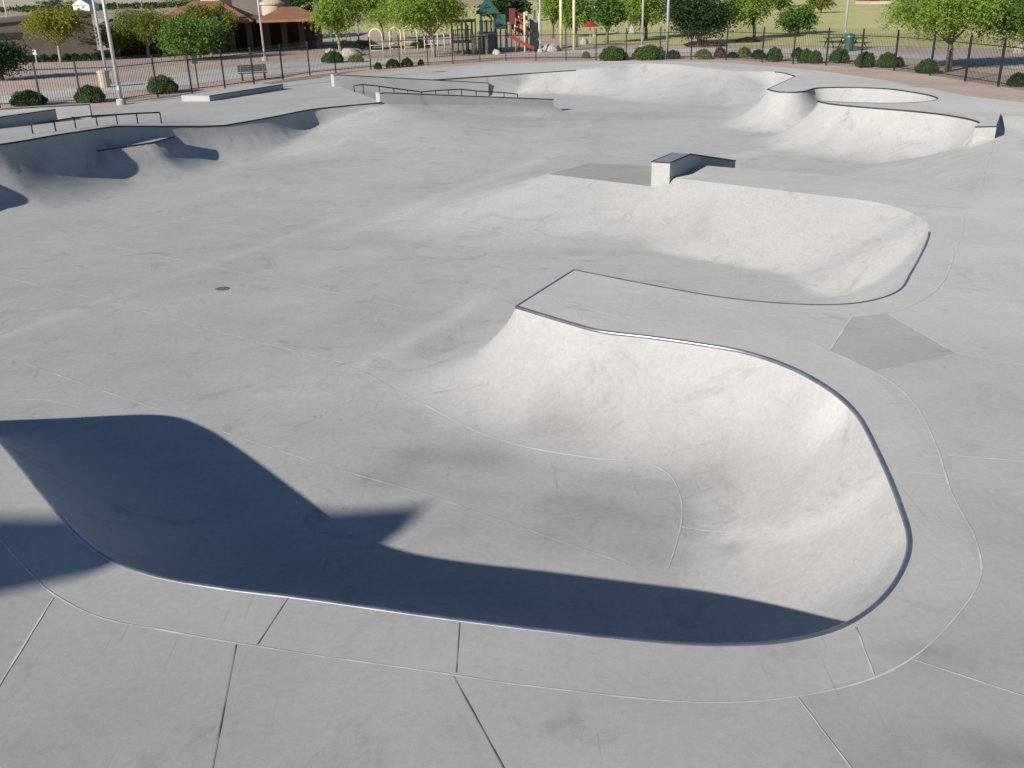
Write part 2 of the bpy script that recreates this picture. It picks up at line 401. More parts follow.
# ---- joints
def pxline(pts, dense=True):
    out = []
    for a, b in zip(pts[:-1], pts[1:]):
        pa, pb = surf(*a), surf(*b); k = max(1, int(np.linalg.norm((pb - pa)[:2]) / .15))
        for j in range(k): out.append(pa[:2] + (pb - pa)[:2] * j / k)
    out.append(surf(*pts[-1])[:2]); return np.array(out)
def smoothpx(pts):
    q = np.array([surf(*p)[:2] for p in pts]); q4 = np.c_[q, np.zeros((len(q), 2))]
    sh = [i in (0, len(q) - 1) for i in range(len(q))]
    L = [s for s in catmull(q4, sh, lambda p: .15) if s[4] < len(q) - 1]
    return np.array([s[:2] for s in L] + [q[-1]])
band_near = smoothpx([(-60, 470), (-25, 515), (0, 540), (21, 564), (54, 595), (104, 619), (155, 629), (228, 642), (332, 658), (425, 671), (512, 684), (579, 692), (642, 699), (719, 703), (802, 696), (875, 678), (921, 652), (963, 608), (981, 577), (976, 541), (952, 494), (937, 448), (916, 406), (897, 387), (874, 372), (829, 351), (807, 342), (727, 330), (662, 322), (612, 315), (543, 294)])
band_mid = smoothpx([(590, 284), (662, 297), (722, 307), (782, 317), (852, 317), (892, 312), (927, 297), (944, 280), (952, 260), (963, 222), (955, 212), (925, 207), (862, 200.5)])
deck_joints = [band_near, band_mid] + [pxline(l) for l in (
    [(887, 314), (957, 354), (1040, 368)], [(874, 372), (957, 354)], [(852, 317), (829, 351)],
    [(53, 598), (-10, 700)], [(797, 697), (856, 775)], [(914, 660), (1035, 700)], [(828, 632), (875, 678)], [(893, 471), (945, 475)], [(947, 455), (1040, 463)], [(979.5, 191), (994, 142)], [(590, 284), (560, 281)])]
dark_joints = [pxline(l) for l in ([(236, 645), (211, 775)], [(453, 676), (507, 775)], [(288, 598), (257, 645)], [(472, 621), (456, 673)])]
floor_joints = [smoothpx(l) for l in (
    [(365, 373), (405, 395), (440, 413), (480, 433), (530, 448), (590, 458), (645, 463), (668, 474), (679, 492), (682, 515), (676, 545), (668, 568)],
    [(2, 401), (45, 400), (75, 406), (103, 416)])] + [pxline(l) for l in (
    [(3, 277), (105, 301), (250, 340), (360, 367)], [(65, 237), (210, 266), (325, 291), (465, 319)], [(80, 200), (270, 232), (500, 272)], [(200, 192), (360, 212), (512, 235)],
    [(3, 356), (100, 390), (160, 410)], [(223, 432), (332, 468), (435, 497), (508, 523), (626, 564)],
    [(681, 527), (740, 532), (802, 528), (849, 507), (869, 492)], [(193, 171), (348, 138)], [(355, 139), (503, 153)])]
wide_joints = [pxline(l) for l in ([(3, 336), (105, 300), (215, 262), (350, 215)], [(360, 367), (450, 320), (500, 285)], [(330, 238), (420, 205), (560, 150)], [(740, 196 - 40), (800, 132)])]

def ribbons(name, lines, width, mat, lift=.004):
    mb = MB()
    for L in lines:
        if len(L) < 2: continue
        t = np.gradient(L, axis=0); t /= np.linalg.norm(t, axis=1)[:, None] + 1e-9; nrm = np.c_[-t[:, 1], t[:, 0]]
        w = width * (1 + .0 * L[:, :1]) * np.clip(L[:, 1:2] / 9., .8, 1.6) * (.45 + .9 * RNG.random((len(L), 1)) ** 1.5)
        a = L + nrm * w / 2; b = L - nrm * w / 2
        za, zb = surf_z(a) + lift, surf_z(b) + lift
        k = len(mb.v)
        for i in range(len(L)): mb.v.append((a[i, 0], a[i, 1], za[i])); mb.v.append((b[i, 0], b[i, 1], zb[i]))
        for i in range(len(L) - 1): mb.f.append((k + 2 * i, k + 2 * i + 1, k + 2 * i + 3, k + 2 * i + 2))
    return tag(mb.build(name, mat, None, True), kind='structure')

def cdt_mesh(name, pts, edges, keepfn, zfn, mat, tonefn, smooth=True, tonepoint=False):
    vs, es, fs, *_ = delaunay_2d_cdt([Vector((float(p[0]), float(p[1]))) for p in pts], edges, [], 0, 1e-5)
    V = np.array([(v.x, v.y) for v in vs]); F = np.array([f for f in fs if len(f) == 3])
    cen = V[F].mean(1); k = keepfn(cen); F = F[k]; cen = cen[k]
    used = np.unique(F); remap = -np.ones(len(V), int); remap[used] = np.arange(len(used)); V = V[used]; F = remap[F]
    a = V[F[:, 1]] - V[F[:, 0]]; b = V[F[:, 2]] - V[F[:, 0]]; flip = (a[:, 0] * b[:, 1] - a[:, 1] * b[:, 0]) < 0
    F[flip] = F[flip][:, ::-1]
    z = zfn(V)
    me = bpy.data.meshes.new(name); me.from_pydata([(x, y, zz) for (x, y), zz in zip(V.tolist(), z.tolist())], [], F.tolist())
    at = me.attributes.new('tone', 'FLOAT', 'POINT' if tonepoint else 'FACE'); at.data.foreach_set('value', np.asarray(tonefn(V if tonepoint else cen), np.float32))
    me.polygons.foreach_set('use_smooth', [smooth] * len(me.polygons)); me.materials.append(mat)
    o = bpy.data.objects.new(name, me); COL.objects.link(o); return o

def nearest_rim(p):
    out = np.empty(len(p)); idx = np.empty(len(p), int)
    for s in range(0, len(p), 2000):
        q = p[s:s + 2000]; d = (q[:, None, 0] - SX[None, :, 0]) ** 2 + (q[:, None, 1] - SX[None, :, 1]) ** 2
        idx[s:s + 2000] = d.argmin(1); out[s:s + 2000] = np.sqrt(d.min(1))
    return out, idx
# ---- bowl mesh
pts = [tuple(p) for p in RX]; nr = len(RX); edges = [(i, (i + 1) % nr) for i in range(nr)]
tang = np.roll(RX, -1, 0) - np.roll(RX, 1, 0); tang /= np.linalg.norm(tang, axis=1)[:, None] + 1e-9
area = .5 * np.sum(RX[:, 0] * np.roll(RX[:, 1], -1) - np.roll(RX[:, 0], -1) * RX[:, 1])
nin = np.c_[-tang[:, 1], tang[:, 0]] * (1 if area > 0 else -1)
ring = []
for off in (.04, .11, .2, .32):
    q = RX + nin * off; d, _ = nearest_rim(q); ring.append(q[(d > off * .93) & inside(RX, q)])
ring = np.vstack(ring)
for (x0, x1, y0, y1, st) in ((-25, 12, 5.5, 16, .10), (-25, 12, 16, 26, .14), (-25, 22, 26, 40, .2), (-25, 22, 40, 66, .28)):
    gx, gy = np.meshgrid(np.arange(x0, x1, st), np.arange(y0, y1, st)); gx = gx.astype(float); gx[1::2] += st / 2
    q = np.c_[gx.ravel(), gy.ravel()]; q = q[inside(RX, q)]
    d, _ = nearest_rim(q); q = q[d > max(.38, st * .6)]
    pts += [tuple(p) for p in q]
pts += [tuple(p) for p in ring]
k0 = len(pts); pts += [tuple(p) for p in HIPPOLY]; hn = len(HIPPOLY); 
hd = np.vstack([a + (b - a) * np.linspace(0, 1, 14)[:, None] for a, b in zip(HIP[:-1], HIP[1:])]); dd_, ii_ = nearest_rim(hd)
rd_ = np.sqrt(((hd[:, None] - RX[None]) ** 2).sum(2)).min(1); pts = pts[:k0] + [tuple(p) for p in hd[inside(RX, hd) & (rd_ > .06)]]
k0 = len(pts); pts += [tuple(LD0 + LDD * .3), tuple(LD1)]; edges += [(k0, k0 + 1)]
def bowl_zr(V):
    z = bowl_z(V); d, i = nearest_rim(V); on = (d < 1e-4) & (i < nr)
    z[on] = RZ[i[on]]; return z
def bowl_tone(c):
    t = np.ones(len(c))
    for L, wd in WEAR:
        for a, b in zip(L[:-1], L[1:]):
            ab = b - a; u = np.clip(((c - a) @ ab) / (ab @ ab + 1e-9), 0, 1); d = np.linalg.norm(c - a - u[:, None] * ab, axis=1)
            t = np.maximum(t, 1 + .12 * np.exp(-(d / wd) ** 2))
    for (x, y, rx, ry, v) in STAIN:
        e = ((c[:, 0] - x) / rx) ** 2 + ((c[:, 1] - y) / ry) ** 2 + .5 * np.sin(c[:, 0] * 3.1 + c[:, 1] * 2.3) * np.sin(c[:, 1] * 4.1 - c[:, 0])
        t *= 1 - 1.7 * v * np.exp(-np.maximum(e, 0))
    return t
WEAR = [(L[::4], .22) for L in wide_joints[:2]] + [(L[::8], .45) for L in wide_joints[2:]] + [(floor_joints[8][::4], .2), (floor_joints[9][::4], .25)]
STAIN = [(*surf(x, y)[:2], rx, ry, v) for x, y, rx, ry, v in ((405, 470, .9, .7, .14), (560, 515, 1.5, .8, .13), (470, 455, .7, .5, .10), (640, 540, .5, .6, .10), (560, 425, .5, .6, .12), (700, 475, .9, .5, .09), (610, 245, 2., .7, .10), (730, 548, .16, .12, .22),
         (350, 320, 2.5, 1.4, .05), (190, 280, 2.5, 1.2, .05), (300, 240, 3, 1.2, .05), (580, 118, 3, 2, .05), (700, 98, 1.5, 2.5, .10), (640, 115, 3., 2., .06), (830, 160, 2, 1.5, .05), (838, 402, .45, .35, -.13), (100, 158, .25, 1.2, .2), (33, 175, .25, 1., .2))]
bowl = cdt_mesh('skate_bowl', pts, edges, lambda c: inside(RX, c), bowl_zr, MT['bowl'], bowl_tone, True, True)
tag(bowl, kind='structure')
# ---- deck mesh
pts = [tuple(p) for p in RX]; edges = [(i, (i + 1) % nr) for i in range(nr)]
k0 = len(pts); pts += [tuple(p) for p in deckpoly]; edges += [(k0 + i, k0 + (i + 1) % len(deckpoly)) for i in range(len(deckpoly))]
for L in deck_joints[:2] + deck_joints[2:5]:
    k0 = len(pts); pts += [tuple(p) for p in L]; edges += [(k0 + i, k0 + i + 1) for i in range(len(L) - 1)]
k0 = len(pts); pts += [tuple(p) for p in FLATPOLY]; edges += [(k0 + i, k0 + (i + 1) % len(FLATPOLY)) for i in range(len(FLATPOLY))]
gx, gy = np.meshgrid(np.arange(-38, 35, .7), np.arange(-12, 72, .7)); q = np.c_[gx.ravel(), gy.ravel()]
q = q[inside(deckpoly, q) & ~inside(RX, q)]; d, _ = nearest_rim(q); pts += [tuple(p) for p in q[d > .3]]
gx, gy = np.meshgrid(np.arange(-6, 9.5, .16), np.arange(4, 13, .16)); q = np.c_[gx.ravel(), gy.ravel()] + RNG.random((gx.size, 2)) * .05
q = q[inside(deckpoly, q) & ~inside(RX, q)]; d, _ = nearest_rim(q); pts += [tuple(p) for p in q[d > .12]]
bandA = np.vstack([band_near, RX[[i for i in range(nr) if 4 <= RI[i] <= 30]][::-1]])
slab = np.array([surf(*p)[:2] for p in ((852, 317), (887, 314), (957, 354), (874, 372), (829, 351))])
HIPBACK = np.array([un(*p)[:2] for p in ((672, 178.5), (700, 164.5), (740, 168), (860, 177.5), (976, 191.5), (960, 212), (905, 205), (819, 194), (734, 184))])
slabs = [(np.array([un(*p)[:2] for p in s]), t) for s, t in (
    (((957, 354), (1100, 378), (1100, 720), (914, 660), (981, 577), (952, 494), (874, 372)), .95),
    (((53, 598), (-60, 780), (-60, 520)), .97), (((236, 645), (453, 676), (507, 790), (209, 790)), .985), (((797, 697), (914, 660), (1100, 720), (1100, 900), (856, 790)), .93))]
def deck_tone(c):
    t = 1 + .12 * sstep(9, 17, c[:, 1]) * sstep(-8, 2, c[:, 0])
    for s, v in slabs: t[inside(s, c)] *= v
    t[inside(bandA, c)] *= 1.035
    t[inside(slab, c)] *= .82
    t[inside(FLATPOLY, c)] = .76
    t[inside(HIPBACK, c)] *= .975
    return t
DST = [(*un(x, y)[:2], rx, ry, v) for x, y, rx, ry, v in ((1000, 755, .22, .16, .3), (985, 640, .8, .5, .10), (1000, 520, .9, .8, .07), (900, 770, .7, .4, .08), (930, 655, .35, .12, .2), (100, 740, .8, .5, .06), (640, 700, .7, .3, .05), (970, 350, 1., .8, .06))]
def deck_zr(V):
    z = deck_z(V); d, i = nearest_rim(V); on = (d < 1e-4) & (i < nr); z[on] = RZ[i[on]]; return z
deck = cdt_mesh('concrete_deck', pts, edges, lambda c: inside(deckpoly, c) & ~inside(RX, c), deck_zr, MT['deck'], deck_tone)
DV = np.array([v.co[:2] for v in deck.data.vertices]); sv = np.zeros(len(DV))
for (x, y, rx, ry, v) in DST: sv += v * np.exp(-(((DV[:, 0] - x) / rx) ** 2 + ((DV[:, 1] - y) / ry) ** 2 + .4 * np.sin(DV[:, 0] * 5) * np.sin(DV[:, 1] * 7)).clip(0))
at = deck.data.attributes.new('stain', 'FLOAT', 'POINT'); at.data.foreach_set('value', sv.astype(np.float32))
tag(deck, kind='structure')
mb = MB()
for a, b in zip(deckpoly, np.roll(deckpoly, -1, 0)):
    za, zb = deck_z(np.array([a, b])); mb.poly([(*a, za), (*b, zb), (*b, zb - .25), (*a, za - .25)])
mb.build('deck_edge', MT['deck'], deck)

ribbons('deck_joint', deck_joints, .019, MT['joint'])
ribbons('deck_crack', dark_joints, .010, MT['crack'])
ribbons('floor_joint', floor_joints, .018, MT['fjoint'])

# ---- steel coping along the rims, one pipe for every unbroken run
runs = []; cur = []
for i in range(nr):
    if COPF[i]: cur.append(i)
    elif cur: cur.append(i); runs.append(cur); cur = []
if cur: runs.append(cur)
hin = [p for p, z_ in zip(hd, rd_) if z_ > .05 and inside(RX, p[None])[0]]
if len(hin) > 2: MB().tube([(p[0], p[1], HZ + .005) for p in hin], .024, 8).build('coping', MT['edge'], bowl, True)
for rn in runs:
    if len(rn) < 4: continue
    # break at sharp corners
    pieces = [[]]
    for i in rn:
        pieces[-1].append(i)
        if len(pieces[-1]) > 1 and i > 0 and rimspec[RI[i]][5] and RI[i] != RI[i - 1]: pieces.append([i])
    for pc in pieces:
        if len(pc) < 2: continue
        far = RX[pc[0], 1] > 22
        rad = .03
        line = [(RX[i, 0] + nin[i, 0] * .008, RX[i, 1] + nin[i, 1] * .008, RZ[i] - rad + .012) for i in pc]
        MB().tube(line, rad, 10).build('coping', MT['edge'] if far else MT['steel'], bowl, True)

# ------------------------------------------------------------------ ground outside the deck
gpts = []; ge = []
k0 = 0; gpts += [tuple(p) for p in deckpoly]; ge += [(i, (i + 1) % len(deckpoly)) for i in range(len(deckpoly))]
for r_, n_, cy_ in ((60, 40, 35), (75, 40, 35), (95, 40, 40), (140, 36, 60), (300, 36, 60), (900, 36, 60), (3500, 36, 60)):
    for k in range(n_):
        w = 2 * math.pi * k / n_; gpts.append((r_ * math.cos(w), cy_ + r_ * math.sin(w)))
q = np.array([(x, y) for x in np.arange(-48, 49, 4.) for y in np.arange(-20, 96, 4.)]); q = q[~inside(deckpoly, q)]; gpts += [tuple(p) for p in q]
def ground_z(V): return deck_z(V) - .03
grd = cdt_mesh('ground', gpts, ge, lambda c: ~inside(deckpoly, c), ground_z, MT['dirt'], lambda c: np.ones(len(c)))
tag(grd, kind='structure')
def gpt(px, py):
    p = gz(px, py); p[2] -= .03; return p
def sheet(name, pxs, mat, lift):
    poly = np.array([gpt(*p)[:2] if len(p) == 2 else p[1:3] for p in pxs])
    n = len(poly); pp = [tuple(p) for p in poly]; ed = [(i, (i + 1) % n) for i in range(n)]
    lo, hi = poly.min(0), poly.max(0); st = max((hi - lo).max() / 30, 2.)
    q_ = np.array([(x, y) for x in np.arange(lo[0], hi[0], st) for y in np.arange(lo[1], hi[1], st)])
    if len(q_): pp += [tuple(p) for p in q_[inside(poly, q_)]]
    o = cdt_mesh(name, pp, ed, lambda c: inside(poly, c), lambda V: ground_z(V) + lift, mat, lambda c: np.ones(len(c)))
    return tag(o, kind='structure')
sheet('desert_field', [(-200, 14), (60, 16), (300, 30), (480, 25), (0, 60, 900), (0, -900, 900)], MT['desert'], .006)
sheet('lawn', [(1120, 62), (1024, 50), (900, 46), (800, 45.5), (700, 45), (640, 44), (585, 44), (560, 36), (470, 36), (380, 33), (330, 30), (0, 0, 420), (0, 260, 420), (0, 260, 90)], MT['grass'], .012)
sheet('plaza', [(-60, 82), (0, 78), (60, 74), (110, 70), (180, 64), (262, 57), (330, 51), (300, 49), (230, 52), (100, 58), (0, 64), (-60, 68)], MT['paver'], .010)
sheet('footpath', [(-60, 116), (0, 104), (60, 98), (120, 92), (190, 84.5), (250, 77), (320, 69.5), (400, 62), (400, 58), (330, 60), (290, 62), (240, 66), (190, 72), (110, 84), (0, 96), (-60, 104)], MT['path'], .014)
sheet('sidewalk', [(1130, 88), (1024, 70), (960, 62), (880, 56), (800, 53), (720, 52), (560, 53), (500, 55), (500, 52.5), (560, 50), (720, 48), (800, 48.5), (880, 50.5), (960, 55), (1024, 60), (1130, 75)], MT['path'], .016)
sheet('play_area_sand', [(365, 57), (430, 56.5), (500, 54), (560, 52), (600, 47), (560, 42), (470, 42), (400, 45), (360, 50)], MT['sand'], .020)

# ------------------------------------------------------------------ concrete ledges, rails
LG = 'concrete skate ledges'
def ledge(label, A, B, zs, width, side, h0=None, edge=True, name='concrete_ledge', profile=None, cap=False):
    """ledge from A to B (plan); profile = list of (t along, z top); side = unit normal towards the back"""
    A = np.array(A[:2], float); B = np.array(B[:2], float); d = B - A; L = np.linalg.norm(d)
    s = np.array(side) * width
    o = empty(name, (A[0], A[1], zs))
    loc = lambda x, y, z: (x - A[0], y - A[1], z - zs)
    mb = MB(); f = []; b = []
    for t, zt in profile:
        p = A + d * t; f.append((p, zt))
    front = [loc(p[0], p[1], zt) for p, zt in f]; back = [loc(p[0] + s[0], p[1] + s[1], zt) for p, zt in f]
    zb = zs
    fb = [loc(p[0], p[1], zb) for p, zt in f]; bb = [loc(p[0] + s[0], p[1] + s[1], zb) for p, zt in f]
    n = len(f)
    vs = front + back + fb + bb
    fs = []
    for i in range(n - 1):
        fs += [(i, i + 1, n + i + 1, n + i), (i, 2 * n + i, 2 * n + i + 1, i + 1), (n + i, n + i + 1, 3 * n + i + 1, 3 * n + i), (2 * n + i, 3 * n + i, 3 * n + i + 1, 2 * n + i + 1)]
    fs += [(0, n, 3 * n, 2 * n), (n - 1, 2 * n + n - 1, 3 * n + n - 1, 2 * n - 1)]
    mb.add(vs, fs); mb.build('block', MT['ledge'], o)
    if edge:
        e = MB(); nn = np.array([-side[0], -side[1]]) * .004
        e.tube([(p[0] + nn[0], p[1] + nn[1], p[2] - .004) for p in front], .022, 6); e.build('steel_edge', MT['edge'], o)
    if cap:
        c_ = MB(); i_ = .03
        for i in range(n - 1):
            a_, b_, c2, d2 = [np.array(v) for v in (front[i], front[i + 1], back[i + 1], back[i])]
            up_ = np.array([0, 0, .005]); c_.prism([a_ + up_ * -.5, b_ + up_ * -.5, c2 + up_ * -.5, d2 + up_ * -.5], [a_ + up_, b_ + up_, c2 + up_, d2 + up_])
        c_.build('waxed_top', MT['wax'], o)
        e = MB(); e.tube([(p[0] - nn[0], p[1] - nn[1], p[2] - .004) for p in back], .02, 6); e.build('steel_edge', MT['edge'], o)
        e = MB(); fr, bk = np.array(front[0]), np.array(back[0]); dv_ = (np.array(front[1]) - fr) / np.linalg.norm(np.array(front[1]) - fr) * .004
        e.tube([fr - dv_, bk - dv_], .02, 6); e.build('steel_edge', MT['edge'], o)
    return tag(o, label, 'ledge', LG)
# centre ledge on the flat behind the middle bowl
A = un(666.5, 178.2, 0)[:2]; dv = np.array([.51, .86]); dv /= np.linalg.norm(dv)
a0 = np.array([4.36, 25.50]); sd = np.array([-dv[1], dv[0]])
ledge('angled concrete ledge on the hip in the middle of the park', a0, a0 + dv * 5.7, -1.15, .52, sd, cap=True, profile=[(0, .43), (.27, .43), (1., -.40)])
# first hubba ledge beside the stair bank
nb = np.array([-LDD[1], LDD[0]])
ledge('long sloping concrete ledge at the stairs, the nearer one rising from the curved left wall', LD0 - nb * .02, LD1, -1.4, .45, nb, profile=[(0, .52), (.03, .52), (1., -.5)])
q0 = np.array([-9.5, 55.7]); q1 = np.array([-.95, 59.75]); ld = (q1 - q0) / np.linalg.norm(q1 - q0); n2 = np.array([-ld[1], ld[0]])
ledge('long sloping concrete ledge at the stairs, the farther one behind the kinked handrail', q0 - n2 * .06, q1 - n2 * .06, -1.4, .55, n2, profile=[(0, .62), (.03, .62), (1., -.38)])
# box ledge near the left fence
b0, b1, b2 = un(210, 102.2, 0), un(283.6, 89.8, 0), un(185.4, 101, 0)
dd = (b1 - b0)[:2]; dd /= np.linalg.norm(dd); sb = np.array([-dd[1], dd[0]])
ledge('low wide concrete pad near the left fence with a bright front end', b0, b1, -.1, abs(np.dot((b2 - b0)[:2], sb)), sb, profile=[(0, .3), (1, .3)])
# planters at far left
def plan_ledge(label, e, w, L, pxb, yt, left):
    p = gz(*pxb); h = up_to(p, yt); d_ = p[:2] - un(*left, p[2] + h)[:2]; d_ /= np.linalg.norm(d_); s_ = np.array([-d_[1], d_[0]])
    return ledge(label, p[:2] - d_ * L, p[:2], p[2] - .3, w, s_, edge=e, profile=[(0, p[2] + h), (1, p[2] + h)], name='concrete_wall')
wl1 = plan_ledge('low concrete wall at the far left, nearer one reaching the picture edge', True, .5, 8., (58, 121.5), 109.2, (0, 117)); wl1['category'] = 'low wall'; wl1['group'] = 'low concrete walls at far left'
wl2 = plan_ledge('low concrete wall at the far left, farther one ending beside the lamp post', True, .5, 12., (91.5, 118), 104.2, (0, 109)); wl2['category'] = 'low wall'; wl2['group'] = 'low concrete walls at far left'
# wedge block at the right back bowl
w0, w1, w2 = WG0, WG1, WG2; dw = (w1 - w0)[:2]
o = empty('concrete_wedge', w0)
wl = lambda p, z: (p[0] - w0[0], p[1] - w0[1], z - w0[2])
lw = (w2 - w0)[:2]
ptop = [w0[:2], w0[:2] + dw, w0[:2] + dw + lw * .6, w0[:2] + lw * 1.0]
MB().prism([wl(p, -.5) for p in ptop], [wl(p, ZB + .015) for p in ptop]).build('block', MT['wedge'], o)
MB().tube([wl(ptop[3], ZB + .012), wl(ptop[0], ZB + .012), wl(ptop[1], ZB + .012)], .02, 6).build('steel_edge', MT['edge'], o)
tag(o, 'wedge shaped concrete block with dark triangular side beside the right back bowl', 'wedge block')

# rails
def rail(label, top, posts, name='grind_rail'):
    base = np.array(posts[0][0]); o = empty(name, base)
    L = lambda p: tuple(np.array(p) - base)
    MB().tube([L(p) for p in top], .03, 8).build('rail_bar', MT['rail'], o, True)
    for b_, t_ in posts: MB().tube([L(b_), L(t_)], .026, 8).build('post', MT['rail'], o, True)
    return tag(o, label, 'rail')
posts = []; tops = []
for (x, yb, yt) in ((33, 134, 124.5), (56, 131.5, 121.5), (76, 128.6, 118.2), (97.5, 126, 116), (117.5, 124.3, 115), (138, 123.6, 113.6), (161.5, 123.2, 112.4)):
    b_ = gz(x, yb); h = up_to(b_, yt); h = .8 * h + .2 * .42; t_ = b_ + np.array([0, 0, h]); posts.append((b_ - np.array([0, 0, .05]), t_)); tops.append(t_)
rail('black flat grind rail on seven posts along the left wall rim', tops, posts)
posts = []; tops = []
kp = [(354, 92.5, 85.5), (363, 92, 84.5), (379, 92.5, 86.2), (393.5, 93, 88.3), (407, 93.5, 90), (421, 94.3, 92), (435, 95.5, 90.6), (448, 95.5, 89.8), (461, 95.5, 89.2), (475.5, 96.3, 91), (503.5, 97.5, 92.6), (517, 99, 94.2)]
ra = un(354, 93, 0)[:2]; rb = ra + ld * 13.
for (x, yb, yt) in kp:
    # keep the posts on one straight line in plan
    lo, hi = 0., 14.
    for _ in range(40):
        m = (lo + hi) / 2; p3 = np.array([*(ra + ld * m), 0.3]); qv = p3 - CAM
        if CX + FOC * (qv @ RT) / (qv @ fw) < x: lo = m
        else: hi = m
    pl = ra + ld * lo; zb = float(surf_z(pl[None])[0]); b_ = np.array([*pl, zb - .05])
    t_ = b_ + np.array([0, 0, up_to(b_, yt)]); posts.append((b_, t_)); tops.append(t_)
rail('black kinked handrail on short posts going down between the two hubba ledges', tops, posts)

# floor drain
p = surf(222, 289); o = empty('floor_drain', p)
dfr = MB().tube([(0, 0, .0), (0, 0, .008)], .16, 20).build('drain_frame', MT['darkframe'], o)
g_ = MB().box((0, 0, .009), (.28, .02, .006))
for k in range(-3, 4):
    w_ = math.sqrt(max(.14 ** 2 - (k * .04) ** 2, .001)); g_.box((k * .04, 0, .011), (.022, 2 * w_, .008))
g_.build('grate', MT['drain'], dfr); tag(o, 'small round metal floor drain in the open concrete floor', 'drain')

# ------------------------------------------------------------------ fence
def ipoly(pts, step):
    out = []
    for a, b in zip(pts[:-1], pts[1:]):
        n_ = max(1, int(round(np.linalg.norm((b - a)[:2]) / step)))
        for j in range(n_): out.append(a + (b - a) * j / n_)
    out.append(pts[-1]); return out
def fence(label, pxs, hs, step=2.45):
    base = [gpt(*p) for p in pxs]
    ps = ipoly(base, step)
    o = empty('picket_fence', ps[0]); o0 = np.array(ps[0])
    Lc = lambda p: tuple(np.array(p) - o0)
    H0 = 1.95
    for i, p in enumerate(ps):
        MB().box(Lc(p + np.array([0, 0, (H0 + .12) / 2])), (.075, .075, H0 + .16)).box(Lc(p + np.array([0, 0, H0 + .1])), (.08, .08, .03)).build('post', MT['fence'], o)
        if i == len(ps) - 1: break
        q_ = ps[i + 1]; d_ = q_ - p; L_ = np.linalg.norm(d_); n_ = int(L_ / .115); ang = math.atan2(d_[1], d_[0]); nx = np.array([-d_[1], d_[0], 0]) / L_
        m_ = MB()
        for k in range(1, n_):
            c = p + d_ * k / n_
            m_.box(Lc(c + np.array([0, 0, .98])), (.014, .014, 1.78), ang)
            m_.tube([Lc(c + np.array([0, 0, 1.86])), Lc(c - nx * .02 + np.array([0, 0, 2.0])), Lc(c - nx * .09 + np.array([0, 0, 2.09]))], [.007, .007, .003], 4)
        for z_ in (.2, 1.72): m_.tube([Lc(p + np.array([0, 0, z_])), Lc(q_ + np.array([0, 0, z_]))], .02, 4)
        m_.build('picket_panel', MT['fence'], o)
    return tag(o, label, 'fence', 'iron fence round the skate park')
fence('black iron picket fence on the left, before the pink plaza and bench', [(-60, 116), (0, 107.5), (82, 103.3), (122, 102), (158, 96.5), (192, 92.2), (225, 88), (254, 84), (283, 79.2)], 0)
fence('black iron picket fence across the back, in front of the playground', [(283, 79.2), (310, 75), (336, 72.3), (371, 69), (400, 66.3), (428, 65), (453, 63.6), (480, 61.5), (506, 60.3), (536, 60.3), (566, 60), (596, 60), (626, 60), (660, 59.5), (691, 59.2)], 0)
fence('black iron picket fence on the right, before the lawn and round shrubs', [(691, 59.2), (726, 59.6), (762, 62), (793, 63.6), (826, 65), (860, 67.5), (894, 70.3), (930, 75), (965, 81), (998, 86.5), (1060, 97)], 0)

# ------------------------------------------------------------------ lamp posts
def lamp(label, px, py, top_px=None, r=.07, foot=.25, h=8.5, cat='lamp post', group='lamp posts round the park', head=True):
    b_ = gpt(px, py); o = empty('lamp_post', b_)
    pl_ = MB().tube([(0, 0, foot), (0, 0, h)], [r * 1.15, r * .75], 10).build('pole', MT['galv'], o, True)
    ft = MB().tube([(0, 0, -.2), (0, 0, foot)], [.24, .22], 14).build('footing', MT['ledge'], o)
    MB().box((0, 0, foot + .015), (.3, .3, .03)).build('base_plate', MT['galv'], ft); MB().box((0, -r, foot + .55), (.1, .05, .22)).build('access_cover', MT['galv'], pl_)
    if head:
        MB().tube([(0, 0, h - .1), (.4, 0, h + .1), (1., 0, h + .15)], .035, 8).build('arm', MT['galv'], o, True)
        lh = MB().box((1.2, 0, h + .15), (.6, .35, .14)).build('lamp_head', MT['galv'], o); MB().box((1.2, 0, h + .07), (.45, .25, .03)).build('lens', MT['white'], lh)
    return tag(o, label, cat, group)
lamp('tall galvanised lamp post in front of the left fence, nearest on the left', 121.5, 104, r=.085)
lamp('tall galvanised lamp post just behind the left fence beside the waste bin', 108, 83, r=.075)
lamp('galvanised lamp post on the pink plaza behind the bench', 265, 60, r=.075)
lamp('thin lamp post between the two left mesquite trees', 359, 42, r=.075)
lamp('thin lamp post rising through the wide mesquite crown', 391.5, 45, r=.085)
lamp('thin lamp post right of the red slide', 540.5, 52, r=.085)
lamp('thin lamp post behind the wide green shrub at the back fence', 642, 48.5, r=.085)
lamp('thick pale lamp post on a white footing at the back fence', 666.5, 58.5, r=.09)
lamp('slanting looking lamp post on the lawn beside the picnic table', 844, 41, r=.09)
lamp('lamp post at the far left in front of the grey building', 12, 40, r=.09)
lamp('faraway lamp post behind the grey building', 36, 9.5, r=.12, h=10)
lamp('faraway lamp post behind the olive trees, left of the stone wall', 143, 14, r=.12, h=10)
lamp('faraway lamp post beside the olive trees', 119, 14, r=.12, h=10)
lamp('slim lamp post on the far lawn behind the bright tree', 594.5, 36, r=.08, h=8)
lamp('slim lamp post on the far lawn behind the small dark tree', 617, 33, r=.08, h=8)

